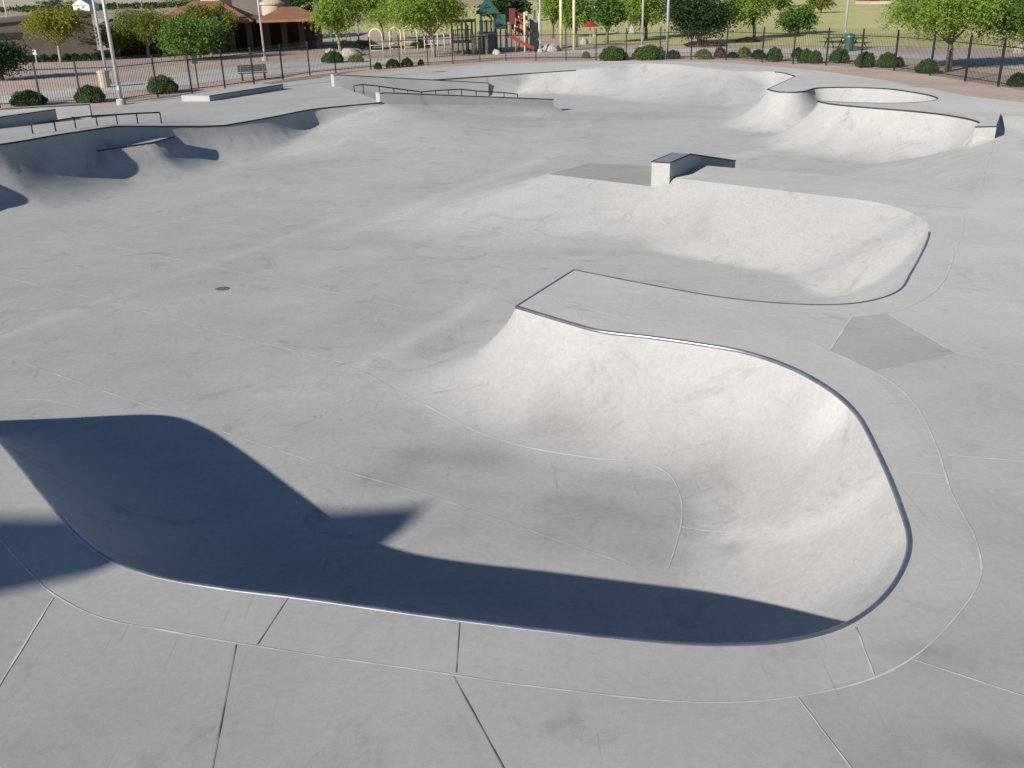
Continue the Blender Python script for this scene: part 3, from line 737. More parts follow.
# ------------------------------------------------------------------ foliage
def rand_unit(n):
    v = RNG.normal(size=(n, 3)); return v / np.linalg.norm(v, axis=1)[:, None]
def leaf_mesh(name, centers, size, mat, up=.3, tone=None):
    n = len(centers); a = rand_unit(n); a[:, 2] *= .7; a /= np.linalg.norm(a, axis=1)[:, None]
    b = np.cross(a, rand_unit(n)); b /= np.linalg.norm(b, axis=1)[:, None]
    s = size * (.6 + .8 * RNG.random((n, 1)))
    v = np.empty((n, 4, 3)); v[:, 0] = centers - a * s; v[:, 1] = centers - b * s * .5; v[:, 2] = centers + a * s; v[:, 3] = centers + b * s * .5
    me = bpy.data.meshes.new(name); me.from_pydata(v.reshape(-1, 3).tolist(), [], np.arange(4 * n).reshape(n, 4).tolist())
    t = np.clip(RNG.random(n) * .75 + .12 + (0 if tone is None else tone), 0, 1)
    at = me.attributes.new('tone', 'FLOAT', 'FACE'); at.data.foreach_set('value', t.astype(np.float32)); me.materials.append(mat)
    return me
def clump_points(rx, ry, rz, nclump, nleaf, spread, hollow=.35, spray=False):
    """leaf clusters filling an uneven ellipsoid crown"""
    c = rand_unit(nclump) * (hollow + (1 - hollow) * RNG.random((nclump, 1)) ** .5)
    c *= (.8 + .35 * RNG.random((nclump, 1)))
    c *= np.array([rx, ry, rz]); out = []; tn = []
    for q_ in c:
        k = int(nleaf / nclump * (.4 + 1.2 * RNG.random()))
        if spray:
            k = max(k, 8); ntw = max(4, k // 16); tw = RNG.integers(0, ntw, k); base = q_ + RNG.normal(size=(ntw, 3)) * spread * .45
            dr = q_ / (np.linalg.norm(q_) + 1e-6) * .55 + RNG.normal(size=(ntw, 3)) * np.array([.7, .7, .4]); dr /= np.linalg.norm(dr, axis=1)[:, None]
            tt = RNG.random((k, 1)); Ls = spread * (1.2 + 1.3 * RNG.random((ntw, 1)))
            pp = base[tw] + dr[tw] * Ls[tw] * tt + np.array([0, 0, -.45]) * Ls[tw] * tt ** 2 + RNG.normal(size=(k, 3)) * spread * .07
            out.append(pp)
        else: out.append(q_ + RNG.normal(size=(k, 3)) * np.array([spread, spread, spread * .65]))
        tn.append(np.full(k, RNG.normal() * .15))
    return np.vstack(out), np.concatenate(tn), c
def obj_from(name, me, parent=None, loc=(0, 0, 0)):
    o = bpy.data.objects.new(name, me); COL.objects.link(o); o.location = loc
    if parent is not None: o.parent = parent
    return o
def tree(name, label, crown_px, base_px, mat, bark='bark', leaves=2600, leaf=.16, lean=0., trunk_r=.14, nclump=40, group='trees beyond the fence', fork=None, depth=1., spread=None, droop=False):
    x0, y0, x1, y1 = crown_px
    b_ = gpt(*base_px); m = mpp(b_); o = empty(name, b_)
    ztop = up_to(b_, y0); zlow = up_to(b_, y1); zc = (ztop + zlow) / 2; rz = max((ztop - zlow) / 2, .3)
    cxm = ((x0 + x1) / 2 - base_px[0]) * m - (zc) * (base_px[0] - 560) / 2600. * 0
    # the leaning verticals of the view: a vertical of height zc appears shifted
    qv = b_ + np.array([0, 0, zc]) - CAM; sx = CX + FOC * (qv @ RT) / (qv @ fw)
    cxm = ((x0 + x1) / 2 - sx) * m; rx = (x1 - x0) / 2 * m; ry = rx * depth
    spr = name in ('mesquite_tree', 'palo_verde_tree'); k_ = .74 if spr else .84
    pts_, tn, cl = clump_points(rx * k_, ry * k_, rz * (k_ - .06), nclump, int(leaves * (4.2 if name in ('mesquite_tree', 'palo_verde_tree') else 2.3)), spread or min(rx, rz * 1.5) * .27, spray=name in ('mesquite_tree', 'palo_verde_tree'))
    pts_ += np.array([cxm, 0, zc + (.12 * rz if spr else 0)]); cl = cl + np.array([cxm, 0, zc])
    obj_from('crown', leaf_mesh('crown', pts_, leaf * (.43 if spr else .62), mat, tone=tn), o)
    t_ = MB(); fk = fork or max(zlow * .75, .5 * zc * .6)
    f0 = Vector((lean * fk * .5 + cxm * .15, 0, fk))
    t_.tube([(0, 0, -.15), (lean * fk * .25, .02, fk * .5), f0], [trunk_r * 1.25, trunk_r, trunk_r * .85], 8)
    idx = RNG.permutation(len(cl))[:9]
    for k in idx:
        e = Vector(cl[k]); mid = f0.lerp(e, .5) + Vector((0, 0, .15 * rz)) * random.uniform(-.5, 1)
        t_.tube([f0 - Vector((0, 0, .1)), mid, e], [trunk_r * .6, trunk_r * .35, trunk_r * .08], 6)
        e2 = Vector(cl[(k * 7 + 3) % len(cl)]); t_.tube([mid, mid.lerp(e2, .5), e2], [trunk_r * .3, trunk_r * .2, trunk_r * .05], 5)
    t_.build('trunk', MT[bark], o, True)
    return tag(o, label, 'tree', group)
tree('dark_tree', 'dark dense tree at the far left picture edge behind the fence', (-40, 36, 25, 74), (2, 80), MT['l_dark'], leaves=4200, leaf=.13)
tree('palo_verde_tree', 'yellow flowering palo verde with pale trunk in front of the grey building', (20, 8, 92, 39), (61, 62), MT['l_yellow'], 'palebark', leaves=5200, leaf=.16, trunk_r=.13, nclump=60)
tree('palo_verde_tree', 'olive green palo verde left of the dark green tree, bare branching trunk', (106, 8, 190, 40), (149, 57), MT['l_olive'], 'palebark', leaves=4200, leaf=.15, nclump=50)
tree('bushy_tree', 'mid green low tree tucked behind the left lamp posts', (98, 22, 132, 52), (114, 58), MT['l_olive'], leaves=2600, leaf=.15)
tree('bushy_tree', 'dense dark green tree in front of the rust roofed building', (158, 20, 228, 56), (194, 60), MT['l_green'], leaves=5200, leaf=.16, nclump=60)
tree('palo_verde_tree', 'yellowish palo verde behind the dense dark green tree', (174, 4, 240, 28), (212, 55), MT['l_olive'], 'palebark', leaves=3400, leaf=.17, nclump=46)
tree('mesquite_tree', 'bright green mesquite with leaning pale trunk left of the play arches', (306, -8, 366, 28), (341, 52), MT['l_light'], 'palebark', leaves=5200, leaf=.17, lean=-.3, nclump=60)
tree('mesquite_tree', 'wide bright green mesquite with thin straight trunk shading the playground', (366, -12, 478, 27), (434, 57), MT['l_light'], 'palebark', leaves=8200, leaf=.17, trunk_r=.15, nclump=110)
tree('mesquite_tree', 'bright green tree behind the wide mesquite, left of the lamp post', (358, -6, 398, 22), (383, 40), MT['l_light'], leaves=2600, leaf=.22)
tree('mesquite_tree', 'small bright tree behind the playground slide', (536, -4, 572, 20), (553, 38), MT['l_light'], leaves=2000, leaf=.2)
tree('mesquite_tree', 'small pale green sapling beside the two cream play posts', (560, 14, 590, 28), (577, 47), MT['l_light'], leaves=700, leaf=.16, trunk_r=.06)
tree('bushy_tree', 'upright dark green tree left of the bright mesquite on the lawn', (592, -8, 624, 28), (607, 43), MT['l_green'], leaves=3200, leaf=.2)
tree('mesquite_tree', 'bright green mesquite on the lawn beside the thin lamp post', (616, -10, 672, 22), (646, 39), MT['l_light'], leaves=4600, leaf=.2, nclump=60)
tree('bushy_tree', 'broad low dark green tree right of the pale lamp post', (667, -4, 730, 37), (700, 44), MT['l_dark'], leaves=5200, leaf=.18, nclump=64)
tree('mesquite_tree', 'bright green mesquite with slim trunk right of the dark tree', (720, -10, 774, 19), (754, 39), MT['l_light'], leaves=3800, leaf=.2, nclump=50)
tree('mesquite_tree', 'round small green tree standing alone on the lawn', (779, 5, 818, 31), (798, 34), MT['l_green'], leaves=2600, leaf=.22, nclump=34)
tree('mesquite_tree', 'faraway small tree at the lawn edge, left of the round one', (764, -4, 794, 9), (780, 13), MT['l_green'], leaves=1100, leaf=.35)
tree('mesquite_tree', 'faraway thin tree in the middle of the lawn', (806, -5, 834, 9), (821, 13), MT['l_olive'], leaves=900, leaf=.33)
tree('mesquite_tree', 'big spreading mesquite with forked trunk at the right, arching over the fence', (884, -16, 1010, 31), (948, 71), MT['l_light'], leaves=11000, leaf=.12, trunk_r=.16, nclump=150, fork=1.5, depth=.8)
tree('mesquite_tree', 'spreading darker mesquite at the right picture edge', (975, -8, 1075, 38), (1034, 66), MT['l_green'], leaves=6000, leaf=.13, nclump=80)
for i, (x, lab) in enumerate(((235, 'faraway dark tree behind the stone wall roof'), (292, 'faraway dark tree left of the leaning mesquite'), (410, 'faraway tree behind the wide mesquite crown'), (505, 'faraway tree behind the play tower'), (578, 'faraway tree behind the cream posts'), (690, 'faraway tree above the broad dark tree'), (60, 'faraway tree on the desert horizon behind the yellow palo verde'), (185, 'faraway green tree on the desert field left of the stone wall'))):
    yb = {60: 8, 185: 6}.get(x, 22 if x < 600 else 12); hh = 9 if x in (60,) else (14 if x == 185 else 24)
    tree('bushy_tree', lab, (x - 26, yb - hh, x + 26, yb - 2), (x, yb), MT['l_green'] if x in (185, 410, 578) else MT['l_dark'], leaves=1500, leaf=.5, nclump=30, trunk_r=.2)
# far wood on the horizon
q_ = []
for k in range(900):
    a_ = math.radians(random.uniform(52, 128)); r_ = random.uniform(560, 900)
    c = np.array([math.cos(a_) * r_, math.sin(a_) * r_, 0]); h_ = random.uniform(1.2, 2.6)
    q_.append(c + np.array([0, 0, h_ * .55]) + RNG.normal(size=(26, 3)) * np.array([3, 3, h_ * .28]))
o = obj_from('far_wood', leaf_mesh('far_wood', np.vstack(q_), 1.1, MT['l_dark'])); tag(o, 'hazy belt of faraway trees along the horizon', 'wood', kind='stuff')

# shrubs
def shrub_mesh(nleaf, mat, s=.045, flat=.8):
    d_ = rand_unit(nleaf); d_[:, 2] = np.abs(d_[:, 2]) * 1.0 - .25 * RNG.random(nleaf)
    lump = 1 + .12 * np.sin(d_[:, :1] * 5 + 1) * np.cos(d_[:, 1:2] * 6) + .05 * np.sin(d_[:, 2:3] * 11)
    r_ = (.72 + .28 * RNG.random((nleaf, 1)) ** .4) * lump
    p_ = d_ * r_ * np.array([1, 1, flat]); p_[:, 2] += .22; p_[:, 2] = np.maximum(p_[:, 2], .02)
    return leaf_mesh('shrub_leaves', p_, s, mat)
SM = {'g': shrub_mesh(8000, MT['l_shrub'], .05), 'd': shrub_mesh(3000, MT['l_dark'], .06), 'r': shrub_mesh(1600, MT['l_red'], .07), 'y': shrub_mesh(2600, MT['l_olive'], .06)}
stem = MB()
for k in range(7):
    w = k * .9; stem.tube([(0, 0, -.1), (.2 * math.cos(w), .2 * math.sin(w), .3), (.5 * math.cos(w), .5 * math.sin(w), .62)], [.05, .035, .012], 5)
stem_o = stem.build('stems', MT['bark'], None, True); stem_me = stem_o.data; bpy.data.objects.remove(stem_o)
def shrub(label, px, yb, wpx, hpx, kind='g', group='clipped round shrubs along the fence'):
    b_ = gpt(px, yb); m = mpp(b_); o = empty('shrub', b_, random.uniform(0, 6))
    w = wpx * m / 2; h = up_to(b_, yb - hpx)
    for nm, me in (('foliage', SM[kind]), ('stems', stem_me)):
        c = obj_from(nm, me, o); c.scale = (w, w, h / 1.0)
    return tag(o, label, 'shrub', group)
for a in ((29, 105, 33, 15, 'g', 'round green shrub behind the left fence, leftmost one'), (91, 102, 28, 17, 'g', 'round green shrub left of the nearest lamp post'), (163, 93, 28, 18, 'g', 'round green shrub behind the fence left of the bench'),
          (333, 62.5, 21, 11.5, 'g', 'flat green shrub before the pale boulders, left of a pair'), (356, 62, 15, 8, 'y', 'small olive shrub before the pale boulders, right of a pair'),
          (378, 69, 8, 7, 'd', 'tiny dark shrub at the back fence, left of the dark pair'), (393, 67.5, 14, 9, 'd', 'dark shrub below the first play arch'), (407, 66.5, 12, 9, 'd', 'dark shrub below the third play arch'), (421, 65, 6, 6, 'd', 'tiny dark shrub right of the arches'),
          (613, 60, 28, 14, 'g', 'wide green shrub at the back fence left of the thick lamp post'), (649, 59, 33, 14, 'g', 'widest green shrub at the back fence, touching the thick lamp post'), (673, 58.5, 14, 9, 'd', 'dark small shrub just right of the thick lamp post'),
          (586, 58, 8, 7, 'y', 'small thin shrub left of the wide green shrub'), (703, 58.5, 17, 10, 'y', 'olive shrub behind the back fence, first right of the dark tree'), (720, 57.5, 12, 11, 'r', 'brownish shrub behind the back fence'), (732, 57.5, 11, 6, 'd', 'low grey green shrub beside the brownish one'), (744, 56.5, 14, 10, 'y', 'olive shrub behind the back fence, second one'), (758, 58, 14, 9, 'd', 'dark shrub left of the lawn shrubs'),
          (774, 61, 16, 14, 'g', 'round clipped shrub on the right, first in the row along the lawn'), (797, 58, 12, 11, 'd', 'dark shrub behind the paired shrubs'), (805, 62.5, 16, 14, 'g', 'round clipped shrub, left of the touching pair'), (815, 63, 13, 13, 'g', 'round clipped shrub, right of the touching pair'),
          (839, 62, 19, 14, 'g', 'round clipped shrub in front of the picnic table'), (865, 66.5, 19, 15, 'g', 'round clipped shrub right of the picnic table'), (887, 67, 19, 15, 'g', 'round clipped shrub, left of a close double'), (898, 66.5, 11, 10, 'd', 'small dark shrub, right of a close double'),
          (926.5, 72.5, 21, 14, 'g', 'round clipped shrub left of the forked mesquite trunk'), (1017, 86, 19, 14, 'd', 'dark shrub at the right picture edge'),
          (705, 46, 40, 6, 'r', 'low reddish flowering shrub bed in front of the dark tree'), (748, 42, 24, 5, 'r', 'low reddish flowering shrub below the slim mesquite trunk')):
    shrub(a[5], a[0], a[1], a[2], a[3], a[4])
for i, x in enumerate((26, 34, 45, 56, 68, 76, 86, 97)):
    shrub('small hedge shrub in the row at the foot of the grey building', x, 62.5 - (x - 26) * .03, 11, 8, 'd', 'row of small shrubs below the grey building')
for x, y, w in ((345, 49, 20), (362, 49, 22), (420, 48, 18)):
    shrub({345: 'dark clump behind the pale boulders, left one', 362: 'dark clump behind the pale boulders, right one', 420: 'dark clump behind the third play arch'}[x], x, y, w, 9, 'd', 'dark clumps behind the playground edge')

# ------------------------------------------------------------------ boulders
def boulder(label, px, py, w, h, seed):
    b_ = gpt(px, py); m = mpp(b_); rr = np.random.default_rng(seed)
    bm = bmesh.new(); bmesh.ops.create_icosphere(bm, subdivisions=3, radius=1)
    ph = rr.random(6) * 6
    for v in bm.verts:
        c = v.co; f = 1 + .16 * math.sin(c.x * 3 + ph[0]) * math.cos(c.y * 3 + ph[1]) + .09 * math.sin(c.z * 6 + ph[2] + c.x * 4) + .05 * math.sin(c.y * 9 + ph[3])
        v.co = Vector((c.x * f * w * m / 2, c.y * f * w * m / 2.4, max(c.z, -.25) * f * h * m * .8 + .2 * h * m))
    me = bpy.data.meshes.new('boulder'); bm.to_mesh(me); bm.free(); me.materials.append(MT['rock'])
    o = obj_from('boulder', me, None, b_); return tag(o, label, 'boulder', 'boulders by the playground')
boulder('pale boulder left of the leaning mesquite trunk', 331, 54.5, 12, 6, 1)
boulder('wide pale boulder right of the leaning mesquite trunk', 352, 55.5, 24, 8, 2)
boulder('grey boulder at the slide foot', 551, 51, 17, 7, 3)
boulder('pale pointed boulder on the lawn right of the upright dark tree', 631, 33, 9, 8, 4)
boulder('small brown boulder behind the sapling', 584, 44, 8, 6, 5)
boulder('grey rock at the right picture edge by the path', 1020, 52, 14, 8, 6)
boulder('tan rock below the play tower', 497, 54, 8, 5, 7)

# ------------------------------------------------------------------ buildings
def wall_building():
    """long flat roofed grey building on the left"""
    a = gpt(-60, 66); b = gpt(99, 58); d_ = (b - a)[:2]; L = np.linalg.norm(d_); ang = math.atan2(d_[1], d_[0]); o = empty('flat_roofed_building', (*a[:2], 0), ang)
    h0, h1 = 2.9, 3.75
    MB().prism([(0, 0, -.2), (L, 0, -.2), (L, 14, -.2), (0, 14, -.2)], [(0, 0, h0), (L, 0, h1), (L, 14, h1), (0, 14, h0)]).build('wall', MT['stucco'], o)
    MB().prism([(-.2, -.2, h0 - .02), (L + .2, -.2, h1 - .02), (L + .2, 14.2, h1 - .02), (-.2, 14.2, h0 - .02)], [(-.2, -.2, h0 + .22), (L + .2, -.2, h1 + .22), (L + .2, 14.2, h1 + .22), (-.2, 14.2, h0 + .22)]).build('roof', MT['stucco'], o)
    MB().box((L * .46, -.03, 2.2), (1.8, .06, .5)).build('window', MT['darkopen'], o)
    return tag(o, 'long low grey brown building with a flat roof behind the yellow palo verde', 'building')
wall_building()
# pale gabled building far off above the grey roof
p = gpt(82, 11.5); o = empty('gabled_building', p); m = mpp(p)
w = 16 * m; h = 6.0 * m
MB().prism([(-w / 2, 0, 0), (w / 2, 0, 0), (w / 2, 12, 0), (-w / 2, 12, 0)], [(-w / 2, 0, h), (w / 2, 0, h), (w / 2, 12, h), (-w / 2, 12, h)]).build('wall', MT['white'], o)
MB().add([(-w * .55, -.5, h), (w * .55, -.5, h), (0, -.5, h + 5.5 * m), (-w * .55, 12.5, h), (w * .55, 12.5, h), (0, 12.5, h + 5.5 * m)], [(0, 1, 2), (3, 5, 4), (0, 2, 5, 3), (1, 4, 5, 2), (0, 3, 4, 1)]).build('roof', MT['white'], o)
tag(o, 'pale gabled building far off above the grey flat roof', 'building')

def rust_building():
    a = gpt(118, 56); b = gpt(318, 48.5); d_ = (b - a)[:2]; L = np.linalg.norm(d_); ang = math.atan2(d_[1], d_[0])
    o = empty('rust_roofed_building', (*a[:2], 0), ang)
    H_ = 3.0
    MB().box((L / 2, 6, H_ / 2 - .1), (L, 9, H_ + .2)).build('wall', MT['shadewall'], o)
    # hipped tile roofs with a deep overhang
    def hip(x0, x1, y0, y1, z0, z1, r):
        mb = MB(); ym = y0 + (y1 - y0) * .6
        mb.add([(x0, y0, z0), (x1, y0, z0), (x1, y1, z0), (x0, y1, z0), (x0 + r, ym, z1), (x1 - r, ym, z1), (x0, y0, z0 - .22), (x1, y0, z0 - .22), (x1, y1, z0 - .22), (x0, y1, z0 - .22)],
               [(0, 1, 5, 4), (1, 2, 5), (2, 3, 4, 5), (3, 0, 4), (0, 6, 7, 1), (1, 7, 8, 2), (2, 8, 9, 3), (3, 9, 6, 0), (9, 8, 7, 6)])
        return mb
    hip(L * .2, L * .69, -4.2, 11, H_ - .15, H_ + 1.5, 3.2).build('roof', MT['roof'], o)
    hip(L * .71, L * 1.04, -4.2, 11, H_ - .2, H_ + .75, 2.2).build('roof', MT['roof'], o)
    hip(-L * .05, L * .18, -3, 11, H_ - .2, H_ + .9, 2.).build('roof', MT['stucco'], o)
    for k in range(10):
        x = L * .22 + k * L * .088
        MB().box((x, -.4, H_ / 2 - .2), (.55, .55, H_ - .3)).build('column', MT['shadewall'], o)
    for k in range(6):
        x = L * .3 + k * L * .115
        MB().box((x, 1.46, 1.15), (2.2, .1, 2.3)).build('doorway', MT['darkopen'], o)
    return tag(o, 'low building with rust tiled hip roofs and dark openings behind the plaza', 'building')
rust_building()
# round tower rising out of the roofs
p = gpt(277, 47); o = empty('round_tower', p); m = mpp(p); p1 = up_to(p, 4.5); p0 = up_to(p, 17)
MB().tube([(0, 0, 0), (0, 0, p1)], 10.8 * m, 28).build('wall', MT['tan'], o)
MB().tube([(0, 0, p1), (0, 0, p1 + .18)], 12.3 * m, 28).cone((0, 0, p1 + .18), 11.8 * m, .1, .65, 28).build('roof', MT['tan'], o)
tag(o, 'round tan tower with a shallow conical cap among the rust roofs', 'tower')
# big stucco block and stone wall behind
p = gpt(232, 44); o = empty('tall_stucco_building', (*p[:2], 0)); m = mpp(p)
MB().box((18 * m, 8, 2.4), (40 * m, 10, 4.9)).build('wall', MT['stucco'], o)
MB().box((18 * m, 8, 4.95), (41 * m, 10.4, .25)).build('roof', MT['tan'], o)
tag(o, 'tall grey brown stucco block rising behind the rust roofs', 'building')
p = gpt(214, 42); o = empty('stone_building', (*p[:2], 0)); m = mpp(p)
MB().add([(-12 * m, 0, 0), (11 * m, 0, 0), (11 * m, 0, 5.6), (3 * m, 0, 5.6), (-12 * m, 0, 4.1), (-12 * m, 6, 0), (11 * m, 6, 0), (11 * m, 6, 5.6), (3 * m, 6, 5.6), (-12 * m, 6, 4.1)], [(0, 1, 2, 3, 4), (9, 8, 7, 6, 5), (0, 5, 6, 1), (1, 6, 7, 2), (2, 7, 8, 3), (3, 8, 9, 4), (4, 9, 5, 0)]).build('wall', MT['stone'], o)
tag(o, 'pale speckled stone building with a slanting top above the olive trees', 'building')
# white parapet line to the right of the tower
p = gpt(300, 46); o = empty('parapet_wall', (*p[:2], 0), -.12); m = mpp(p); z_ = up_to(p, 14.5)
MB().prism([(-14 * m, 0, 0), (14 * m, 0, 0), (14 * m, .5, 0), (-14 * m, .5, 0)], [(-14 * m, 0, z_ + .45), (14 * m, 0, z_ - .25), (14 * m, .5, z_ - .25), (-14 * m, .5, z_ + .45)]).build('wall', MT['maroon'], o)
MB().prism([(-14 * m, -.1, z_ + .2), (14 * m, -.1, z_ - .45), (14 * m, -.02, z_ - .45), (-14 * m, -.02, z_ + .2)], [(-14 * m, -.1, z_ + .42), (14 * m, -.1, z_ - .23), (14 * m, -.02, z_ - .23), (-14 * m, -.02, z_ + .42)]).build('coping_band', MT['tan'], o)
tag(o, 'sloping parapet wall with a pale band right of the round tower', 'wall')
p = gpt(583, 17); m = mpp(p); o = empty('white_house', p)
MB().box((0, 3, 4 * m), (12 * m, 6, 8 * m)).build('wall', MT['white'], o)
MB().add([(-8 * m, -.6, 8 * m), (8 * m, -.6, 8 * m), (8 * m, 6.6, 8 * m), (-8 * m, 6.6, 8 * m), (-4 * m, 3, 12 * m), (4 * m, 3, 12 * m)], [(0, 1, 5, 4), (1, 2, 5), (2, 3, 4, 5), (3, 0, 4), (3, 2, 1, 0)]).build('roof', MT['maroon'], o)
for x in (-2.5, 2.): MB().box((x * m, -.03, 4 * m), (1.6 * m, .06, 2.6 * m)).build('window', MT['darkopen'], o)
tag(o, 'small white house with a dark brown roof between the cream posts and the upright tree', 'house')
# houses beyond the lawn
for i, (x, w_, c_) in enumerate(((880, 22, 'tan'), (925, 26, 'stucco'), (975, 30, 'tan'), (660, 24, 'stucco'))):
    p = gpt(x, 4 if x > 700 else 14); m = mpp(p); o = empty('house', p); hh = 4.5 * m if x > 700 else 5 * m
    MB().box((0, 4, hh / 2), (w_ * m, 8, hh)).build('wall', MT[c_], o)
    W = w_ * m / 2 + .5
    MB().add([(-W, -.6, hh), (W, -.6, hh), (W, 8.6, hh), (-W, 8.6, hh), (-W * .6, 4, hh + 3 * m), (W * .6, 4, hh + 3 * m)], [(0, 1, 5, 4), (1, 2, 5), (2, 3, 4, 5), (3, 0, 4), (3, 2, 1, 0)]).build('roof', MT['roof'], o)
    tag(o, {880: 'faraway tan house at the top of the lawn, leftmost', 925: 'faraway brown house at the top of the lawn, middle', 975: 'faraway tan house behind the big mesquite', 660: 'faraway brown house behind the bright mesquite'}[x], 'house', 'faraway houses beyond the lawn')

# ------------------------------------------------------------------ street furniture
def bench(label, px, py, rz):
    b_ = gpt(px, py); o = empty('park_bench', b_, rz)
    s = MB()
    for k in range(4): s.box((0, -.2 + k * .11, .45), (1.75, .09, .035))
    s.build('seat', MT['brownslat'], o)
    t = MB()
    for k in range(4): t.box((0, .27 + k * .03, .56 + k * .1), (1.75, .03, .085))
    t.build('backrest', MT['brownslat'], o)
    for x in (-.68, .68):
        MB().box((x, -.17, .21), (.06, .06, .44)).box((x, .22, .21), (.06, .06, .44)).box((x, .02, .42), (.06, .5, .04)).tube([(x, .22, .42), (x, .38, .95)], .03, 6).build('leg', MT['fence'], o)
    return tag(o, label, 'bench')
bench('brown slatted park bench behind the left fence', 254, 80, .35)
def bin_(label, px, py):
    b_ = gpt(px, py); m = mpp(b_); o = empty('waste_bin', b_)
    MB().tube([(0, 0, 0), (0, 0, .85)], [.3, .33], 18).build('body', MT['tan'], o)
    MB().tube([(0, 0, .85), (0, 0, .95), (0, 0, 1.02)], [.36, .34, .12], 18).build('lid', MT['sand'], o)
    return tag(o, label, 'bin')
bin_('pale waste bin beside the second lamp post behind the left fence', 105.5, 87)
def post(label, px, yb, yt, r, mat='fence'):
    b_ = gpt(px, yb); o = empty('sign_post', b_); h = up_to(b_, yt)
    MB().tube([(0, 0, 0), (0, 0, h)], r, 8).build('pole', MT[mat], o)
    MB().box((0, -r - .02, h - .22), (.3, .02, .4)).build('plate', MT[mat], o)
    return tag(o, label, 'post', 'thin posts behind the left fence')
post('thin dark post behind the fence right of the round shrub', 198.5, 87, 56, .03)
post('short pale post in front of the grey building', 37, 63, 49.5, .05, 'galv')
def bollard(label, px, yb, yt):
    b_ = gpt(px, yb); o = empty('bollard', b_); h = up_to(b_, yt)
    MB().tube([(0, 0, 0), (0, 0, h * .86), (0, 0, h)], [.16, .16, .1], 12).build('pillar', MT['darkopen'], o)
    MB().tube([(0, 0, h * .74), (0, 0, h * .8)], .175, 12).build('collar', MT['galv'], o)
    return tag(o, label, 'bollard', 'bollards on the plaza')
bollard('dark bollard left of the leaning mesquite', 321, 48.5, 42); bollard('dark bollard, further left on the plaza', 248, 48, 42)
def picnic(label, px, py, rz):
    b_ = gpt(px, py); o = empty('picnic_table', b_, rz)
    MB().box((0, 0, .74), (1.9, .75, .06)).build('tabletop', MT['paintgreen'], o)
    for y in (-.65, .65): MB().box((0, y, .44), (1.9, .28, .05)).build('seat', MT['paintgreen'], o)
    for x in (-.6, .6): MB().tube([(x, -.7, .02), (x, -.25, .72)], .035, 6).tube([(x, .7, .02), (x, .25, .72)], .035, 6).box((x, 0, .4), (.05, 1.4, .05)).build('leg', MT['fence'], o)
    return tag(o, label, 'picnic table', 'picnic tables on the lawn edge')
picnic('dark green picnic table left of the teal lidded bin', 836, 47.5, .2); picnic('dark green picnic table right of the teal lidded bin', 853, 48.5, .5)
b_ = gpt(848.5, 51); o = empty('litter_bin', b_)
MB().tube([(0, 0, 0), (0, 0, .95)], [.3, .32], 16).build('body', MT['paintgreen'], o); MB().tube([(0, 0, .95), (0, 0, 1.12), (0, 0, 1.2)], [.34, .3, .1], 16).build('lid', MT['teal'], o)
tag(o, 'dark litter bin with a teal lid between the picnic tables', 'bin')
b_ = gpt(590, 43); o = empty('parasol', b_); m = mpp(b_); h = up_to(b_, 21.5)
MB().tube([(0, 0, 0), (0, 0, h)], .05, 8).build('pole', MT['galv'], o)
MB().cone((0, 0, h - .45), 9.5 * m, .1, .5, 8).build('canopy', MT['paintred'], o); tag(o, 'small red parasol behind the sapling on the lawn', 'parasol')

